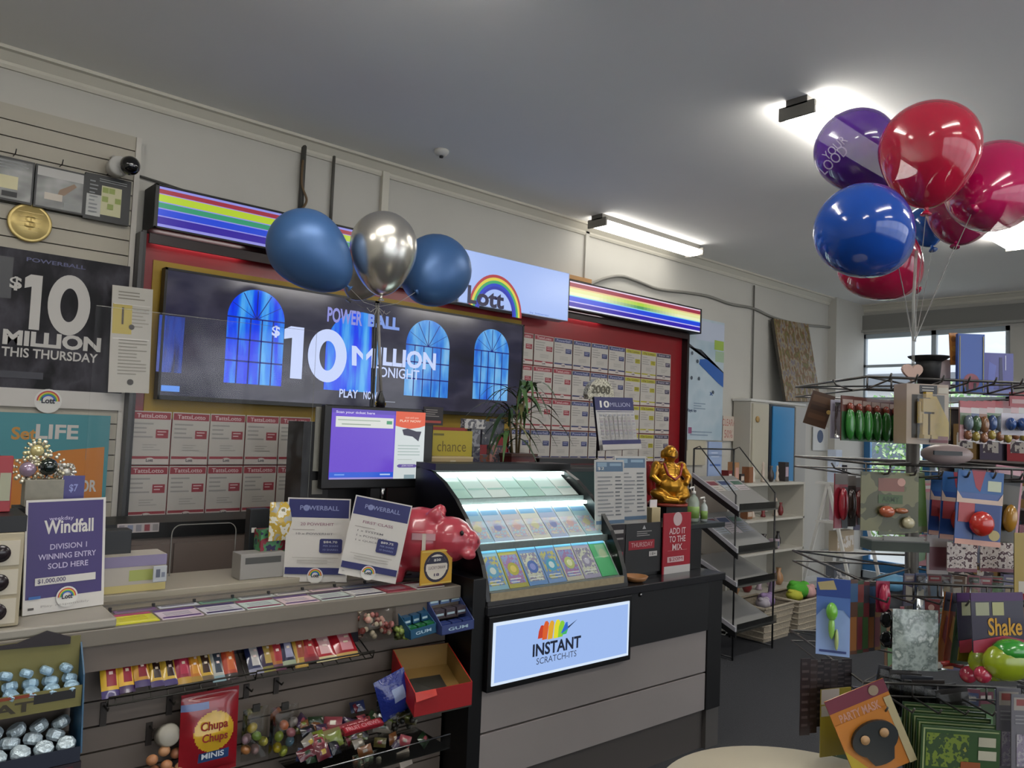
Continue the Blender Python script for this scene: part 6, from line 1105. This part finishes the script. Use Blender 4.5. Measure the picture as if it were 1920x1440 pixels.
for i, (x0, y0, x1, y1, d) in enumerate([(1745, 888, 1800, 1004, 2.2), (1766, 886, 1826, 1012, 2.12), (1795, 884, 1876, 1022, 2.02)]):
    pk(x0, y0, x1, y1, d, '24488c', 'red and blue spinner card, %s of three on the second tier' % ('hindmost', 'middle one', 'front one')[i], 'spinner_card', 'toy pack', 'spinner cards', roll=-3, prints=[('R', 0, 0, 1, .3, '2c5c98'), ('P', [(.3, 0), (.6, 0), (.5, .28), (.4, .22)], '9a3040'), ('R', .66, .12, .95, .26, 'b8c0a8'), ('P', [(.0, .28), (.12, .38), (.9, .38), (1, .28), (1, .44), (0, .44)], 'c8b0a0'), ('R', .05, .44, .4, .7, 'a8484c'), ('R', .4, .44, .95, .95, '28407c'), ('R', 0, .93, 1, 1, 'c89888'), ('C', .85, .85, .12, 'b0a068')], blister=[(.52, .7, .27, .17, .022, 'b8281c', 'spinner_disc')], yaw=-6)
pk(1862, 874, 1914, 1000, 2.3, 'b87c88', 'pink patterned card at the right of the second tier', prints=[('R', .1, .05, .9, .15, 'c8a0a8'), ('R', .2, .3, .8, .9, multi('pinkprint', ['a05a68', 'c89aa4', 'b07884'], (60, 60, 60), .4))], roll=-5)
pk(1868, 890, 1908, 1020, 2.2, '3a3220', 'dark green and gold carded toy right of the spinner cards', prints=[('R', 0, 0, 1, .15, '141210')], blister=[(.55, .62, .3, .2, .02, 'b0802c')], roll=-6)
BW = multi('dalmatian', ['1c1416', 'b8a8a0', 'c8bcb4', '4a2a30', 'd0c8c0'], (70, 70, 70), .45, detail=1)
for i, (x0, x1) in enumerate(((1776, 1832), (1838, 1900))): pk(x0, 1018, x1, 1072, 2.18, BW, 'spotted black and cream card below the spinners, %s of two' % ('left', 'right')[i], prints=[('R', .0, .88, 1, 1, '7a4450')])
pk(1738, 1004, 1778, 1076, 2.22, 'a09490', 'pale patterned card left of the spotted ones', prints=[('R', .1, .3, .9, .9, '6c3c44')]); pk(1902, 1000, 1940, 1112, 2.1, '9c8430', 'tall mustard card at the right edge between second and third tiers', prints=[('R', .2, .8, .8, 1, 'b8b0a0')])
# --- tier 3
pk(1534, 1086, 1590, 1228, 2.02, '8ea8d8', 'pale blue card with a green stretchy toy at the left of the third tier', 'stretchy_toy_card', yaw=-18, roll=0, prints=[('R', 0, 0, 1, .24, '30488c'), ('P', [(.02, .06), (.5, .02), (.6, .14), (.1, .16)], 'a89a70'), ('P', [(0, .24), (1, .24), (1, .5), (.8, .4), (.2, .4), (0, .5)], '5070b0'), ('R', .1, .93, .9, .96, '404c80')], blister=[(.45, .42, .18, .12, .018, '6cb038', 'toy_head'), (.45, .62, .1, .16, .014, '8cc058', 'toy_body'), (.6, .78, .07, .14, .012, 'a8b878', 'toy_leg')])
for i in range(6): pk(1584+11*i, 1088+2*i, 1610+11*i, 1226-2*i, 2.04+.035*i, ('4a2c1c', '243c20', '5a1c20', '1c1c24', '6c4c18', '22381c')[i], 'edge-on dark card, %s behind the pale blue one on the third tier' % ORD[i], 'dark_toy_card', 'toy pack', 'edge-on cards on the third tier', yaw=22, prints=[('R', 0, .05, 1, .3, ('2c4c70', '6a2c28', '2c2c34')[i % 3]), ('R', .1, .5, .9, .95, ('7a4c20', '5a2028', '2c4c24')[i % 3])])
pk(1643, 1090, 1668, 1148, 2.12, '8a2040', 'crimson pink oval toy card beside the edge-on cards', blister=(.5, .5, .42, .45, .015, 'a82848'))
t = T('toy_sunglasses', 'black toy sunglasses hanging on the third tier', 'sunglasses', None, frame(at(1662, 1180, 2.1), Vector((0, 0, -1)), rt0)); 
for s in (-1, 1): b = B(); b.ell((s*.026, 0, 0), (.022, .004, .018), M('0c0c10', .1, coat=.8), 14); b.build('lens', t)
b = B(); b.tube([(-.05, .03, .005), (-.048, 0, .012), (-.02, 0, .018), (0, 0, .012), (.02, 0, .018), (.048, 0, .012), (.05, .03, .005)], .003, BLACK); b.build('rim', t)
b = B(); b.pillow(.118, .155, .03, lambda u, v: multi('silver_jelly', ['5a6462', '8a9694', 'a8b4b0', '6c7876', 'c8d0cc'], (40, 40, 40), .2, detail=6, sharp=False), 10, 12, .03); tag(b.build('silver_pouch', None, frame(at(1716, 1200, 2.0), rt0, Vector((.0, 0, 1)))), 'silver grey clear pouch of novelty coins in the middle of the third tier', 'pouch')
pk(1735, 1124, 1762, 1168, 2.08, '7c4448', 'small red and white card above the silver pouch', prints=[('C', .4, .35, .22, 'c8a8a0'), ('C', .6, .7, .18, 'b89890')])
for i, c_ in enumerate(('9a5a1c', '8a3c20', '24401c', '6c5a1c')): pk(1760+13*i, 1112+3*i, 1800+13*i, 1252-4*i, 2.1-.03*i, c_, 'tilted multicoloured card, %s left of the slime bags' % ORD[i], 'tilted_toy_card', 'toy pack', 'tilted cards on the third tier', yaw=20, roll=-9, prints=[('R', 0, 0, 1, .25, '2c2c40'), ('P', [(.2, .3), (.9, .5), (.6, .8), (.1, .6)], ('7a1c20', 'b07820', '3c6c28', '902c20')[i])])
for i, (x0, d) in enumerate(((1796, 2.0), (1822, 1.9))):
    pk(x0, 1112, x0+98, 1222, d, '2a2438', 'slime bag with yellow lettering and green yellow capsule, %s of two' % ('the left hind one', 'the right front one')[i], 'slime_bag', 'toy pack', 'slime bags', prints=[('R', 0, 0, 1, .14, '4a2c5c'), ('R', .08, .16, .34, .38, '9a9c80'), ('R', .4, .16, .62, .38, 'a8a878'), ('t', 'Shake', .3, .42, .95, .72, 'c8941c'), ('P', [(0, .8), (.6, .72), (1, .8), (1, 1), (0, 1)], '9c3048')], blister=[(.55, 1.12, .48, .32, .035, '8a9c14', 'capsule'), (.62, .92, .34, .18, .035, '2c8c28', 'capsule_lid'), (.1, 1.34, .16, .14, .02, 'a02840', 'red_ball')], roll=3)
b = B(); b.tube([(-.03, 0, 0), (0, 0, .004), (.03, 0, -.002)], .008, M('a83030', .3)); b.tube([(-.04, 0, -.004), (-.028, 0, -.002)], .009, WHITE); b.tube([(.028, 0, -.002), (.042, 0, -.006)], .009, WHITE); tag(b.build('toy_whistle', None, frame(at(1784, 1246, 2.05), rt0, Vector((0, 0, 1)))), 'small red and white toy whistle below the tilted cards', 'toy')
# --- tier 4
rnd = random.Random(21)
for i in range(7): pk(1500+13*i, 1236+3*(i % 3), 1520+13*i, 1300+12*(6-i)+rnd.randint(0, 16), 2.1+.02*i, ('2c2224', '3a2c2a', '241c20')[i % 3], 'dark brown hanging strip, %s from the left on the bottom tier' % ORD[i], 'hair_strip', 'strip', 'dark strips on the bottom tier', prints=[('L', .1, .05, .9, .95, 9, '4c4040')], yaw=15)
for i in range(6): pk(1640+24*i, 1252+8*i, 1700+24*i, 1330+8*i, 2.22-.015*i, ('2c2a2e', '3a3634', '2a2c34', '38302c', '343438', '2c2826')[i], 'dark bagged trinket, %s from the left along the middle of the bottom tier' % ORD[i], 'dark_bag', 'bag', 'dark bags on the bottom tier', prints=[('R', .1, .1, .9, .3, '4a4848'), ('L', .1, .4, .9, .9, 3, '55504c')], film=.02, roll=-10+4*i)
MSK = [('R', .0, 0, 1, .16, '6c2c3c'), ('t', 'PARTY MASK', .12, .2, .8, .3, 'b88878'), ('C', .12, .48, .09, 'c86840')]
pk(1534, 1292, 1600, 1415, 2.1, '8a7c24', 'mustard mask card half hidden behind the tilted orange one', 'mask_card', 'toy pack', 'mask cards', prints=[('R', 0, 0, .6, .22, 'a8a09c'), ('R', .0, .24, .6, .4, '9a948c')], yaw=20)
t = pk(1572, 1290, 1692, 1450, 1.98, 'b06c20', 'tilted orange party mask card with a black mask at the bottom tier', 'mask_card', 'toy pack', 'mask cards', roll=24, prints=MSK+[('P', [(0, .3), (1, .3), (1, .5), (0, 1)], 'b87428'), ('P', [(0, .6), (.35, 1), (0, 1)], 'a89420'), ('R', .88, .2, 1, 1, 'a89c78'), ('C', .78, .08, .08, '8c7c68')])
c_ = t.children[0] if t.children else None
Wm, Hm = 120*1.98/FPX, 160*1.98/FPX; pts = []
for k in range(28): a_ = 2*PI*k/28; pts.append((Wm*(.5+.37*math.cos(a_)), -.004, Hm*(.42+.2*math.sin(a_)+(-.1 if math.sin(a_) < -.3 and abs(math.cos(a_)) < .5 else 0))))
b = B(); b.prism(pts, (0, -.01, 0), M('1c2022', .35)); 
for s in (-.16, .16): b.lathe([(.001, .0), (.011, .0), (.012, .003), (.001, .0035)], M('a8845c', .5), 14, Matrix.Translation((Wm*(.5+s), -.0142, Hm*.46)) @ Matrix.Rotation(PI/2, 4, 'X'))
t['label'] = t['label']; mo = b.build('mask', t); mo['label'] = 'black mask with two eye holes'
for i in range(5): pk(1690+9*i, 1322+11*i, 1838+9*i, 1440+12*i, 2.1-.035*i, '2c4a20', 'green bordered game card, %s' % ('hindmost of five in the stack', 'second from the back of the stack', 'third in the stack', 'second from the front of the stack', 'frontmost of the stack')[i], 'green_game_card', 'toy pack', 'green cards on the bottom tier', roll=-2, prints=[('R', .02, .03, .98, .05, '8a9468'), ('R', .02, .03, .04, .97, '8a9468'), ('R', .06, .1, .6, .6, multi('leafprint', ['3c5a20', '6a7c24', '2c4420', '8a8a30'], (50, 50, 50), .4)), ('R', .72, .12, .94, .26, 'a8a490'), ('R', .72, .32, .95, .46, 'b0ac98'), ('R', .5, .5, .75, .6, '8a4a28')], blister=[(.45, 1.0, .3, .25, .012, '5aa028')] if i == 4 else None)
for i in range(2): pk(1868+28*i, 1292+12*i, 1914+28*i, 1450, 2.0-.04*i, '6c6a70', 'grey charm card, %s of two at the lower right corner' % ('left', 'right')[i], 'charm_card', 'toy pack', 'grey charm cards', prints=[('R', .1, .04, .9, .2, '9a948c'), ('R', .2, .06, .6, .14, '8a4a48'), ('L', .15, .26, .85, .4, 3, '8c8c8e'), ('R', .2, .5, .8, .9, multi('beads', ['7c7488', 'a8a4a8', '8c8494', '6a6470'], (90, 90, 90), .3))])
pk(1908, 1286, 1960, 1330, 2.1, '201e22', 'black bag at the right edge under the slime bags', film=.03)
# ---- rear rows of the rack, packs hung behind the front ones
rnd = random.Random(77)
DCOL = [('3a3236', 'charcoal'), ('5a2c38', 'plum'), ('2c3a5c', 'navy'), ('6a4a2c', 'brown'), ('3c4c34', 'moss'), ('7c6c68', 'taupe'), ('8a3a40', 'brick red'), ('4a4460', 'slate violet')]
for (x0, x1, y0, y1, dep, n, tier) in ((1690, 1905, 1078, 1142, 2.20, 9, 'upper row of the third tier'), (1660, 1915, 1140, 1255, 2.66, 9, 'rear of the third tier'), (1560, 1900, 1292, 1430, 2.62, 10, 'rear of the bottom tier'), (1600, 1760, 900, 1000, 2.66, 5, 'rear of the second tier'), (1710, 1900, 1000, 1062, 2.45, 6, 'gap under the spinner cards')):
    for k in range(n):
        w_ = (x1-x0)/n; xa = x0+w_*k+rnd.uniform(-3, 3); c1, cn = DCOL[(k*3+int(dep*10)+n) % 8]; c2 = rnd.choice(DCOL)[0]; ym = y1+rnd.uniform(-10, 8)
        pk(xa, y0+rnd.uniform(-3, 3), xa+w_*1.05, ym, dep+.012*k, c1, '%s bagged pack, %s from the left in the %s' % (cn, ORD[k], tier), 'bagged_pack', 'toy pack', 'packs in the ' + tier, yaw=rnd.uniform(-14, 22), roll=rnd.uniform(-4, 4), prints=[('R', .08, .05, .92, .22, c2), ('R', .2, .1, .8, .16, 'a09890'), ('P', [(.15, .35), (.85, .3+rnd.uniform(0, .15)), (.8, .8), (.2, .9)], rnd.choice(['8a7a5c', '6c7c8c', '9c5c58', '5c7c54', 'b0a898', '4c4a50']))], film=.018 if k % 2 else None)
# taupe stock shelves against the right wall, seen between the rack tiers
ya, yb_ = onX(1792, 800, 9.2).y, onX(1940, 800, 9.2).y-.6; zs = [onX(1850, y, 9.0).z for y in (1060, 960, 875, 800)]
t = T('stock_shelf', 'taupe stock shelf against the right wall seen between rack tiers', 'shelf', None, Matrix.Translation((8.75, yb_, 0))); W = ya-yb_; TP = M('7c716d', .6)
b = B(); b.box(.5, .54, 0, W, 0, 2.02, TP); b.build('back_panel', t)
for y in (0, W-.02): b = B(); b.box(0, .5, y, y+.02, 0, 2.0, TP); b.build('side_panel', t)
for z in (.1, .55, 1.0, 1.45, 1.98): b = B(); b.box(0, .5, .02, W-.02, z, z+.02, TP); b.build('shelf', t)
SK = [('b07c88', 'pink'), ('c8b8a8', 'cream'), ('8a6a3c', 'tan'), ('5c5468', 'violet grey'), ('a83c44', 'red'), ('6c8a9c', 'pale blue')]
for r, z in enumerate((.12, .57, 1.02, 1.47)):
    y = .05; k = 0
    while y < W-.25 and k < 8:
        w_ = rnd.uniform(.14, .22); h = rnd.uniform(.2, .36); c, cn = SK[(k*5+r*2) % 6]; b = B(); b.box(0, .2, 0, w_, 0, h, M(c, .5)); b.box(-.001, 0, w_*.15, w_*.85, h*.3, h*.75, multi('stock_'+c, [c, 'd0c8c0', '5a5058', c], (16, 16, 16), .5))
        tag(b.build('stock_box', None, Matrix.Translation((8.82, yb_+y, z+.001))), '%s stock box, %s from the right end on the %s taupe shelf' % (cn, ORD[k], ('lowest', 'second', 'third', 'fourth')[r]), 'box', 'boxes on the taupe shelf'); y += w_+rnd.uniform(.02, .06); k += 1
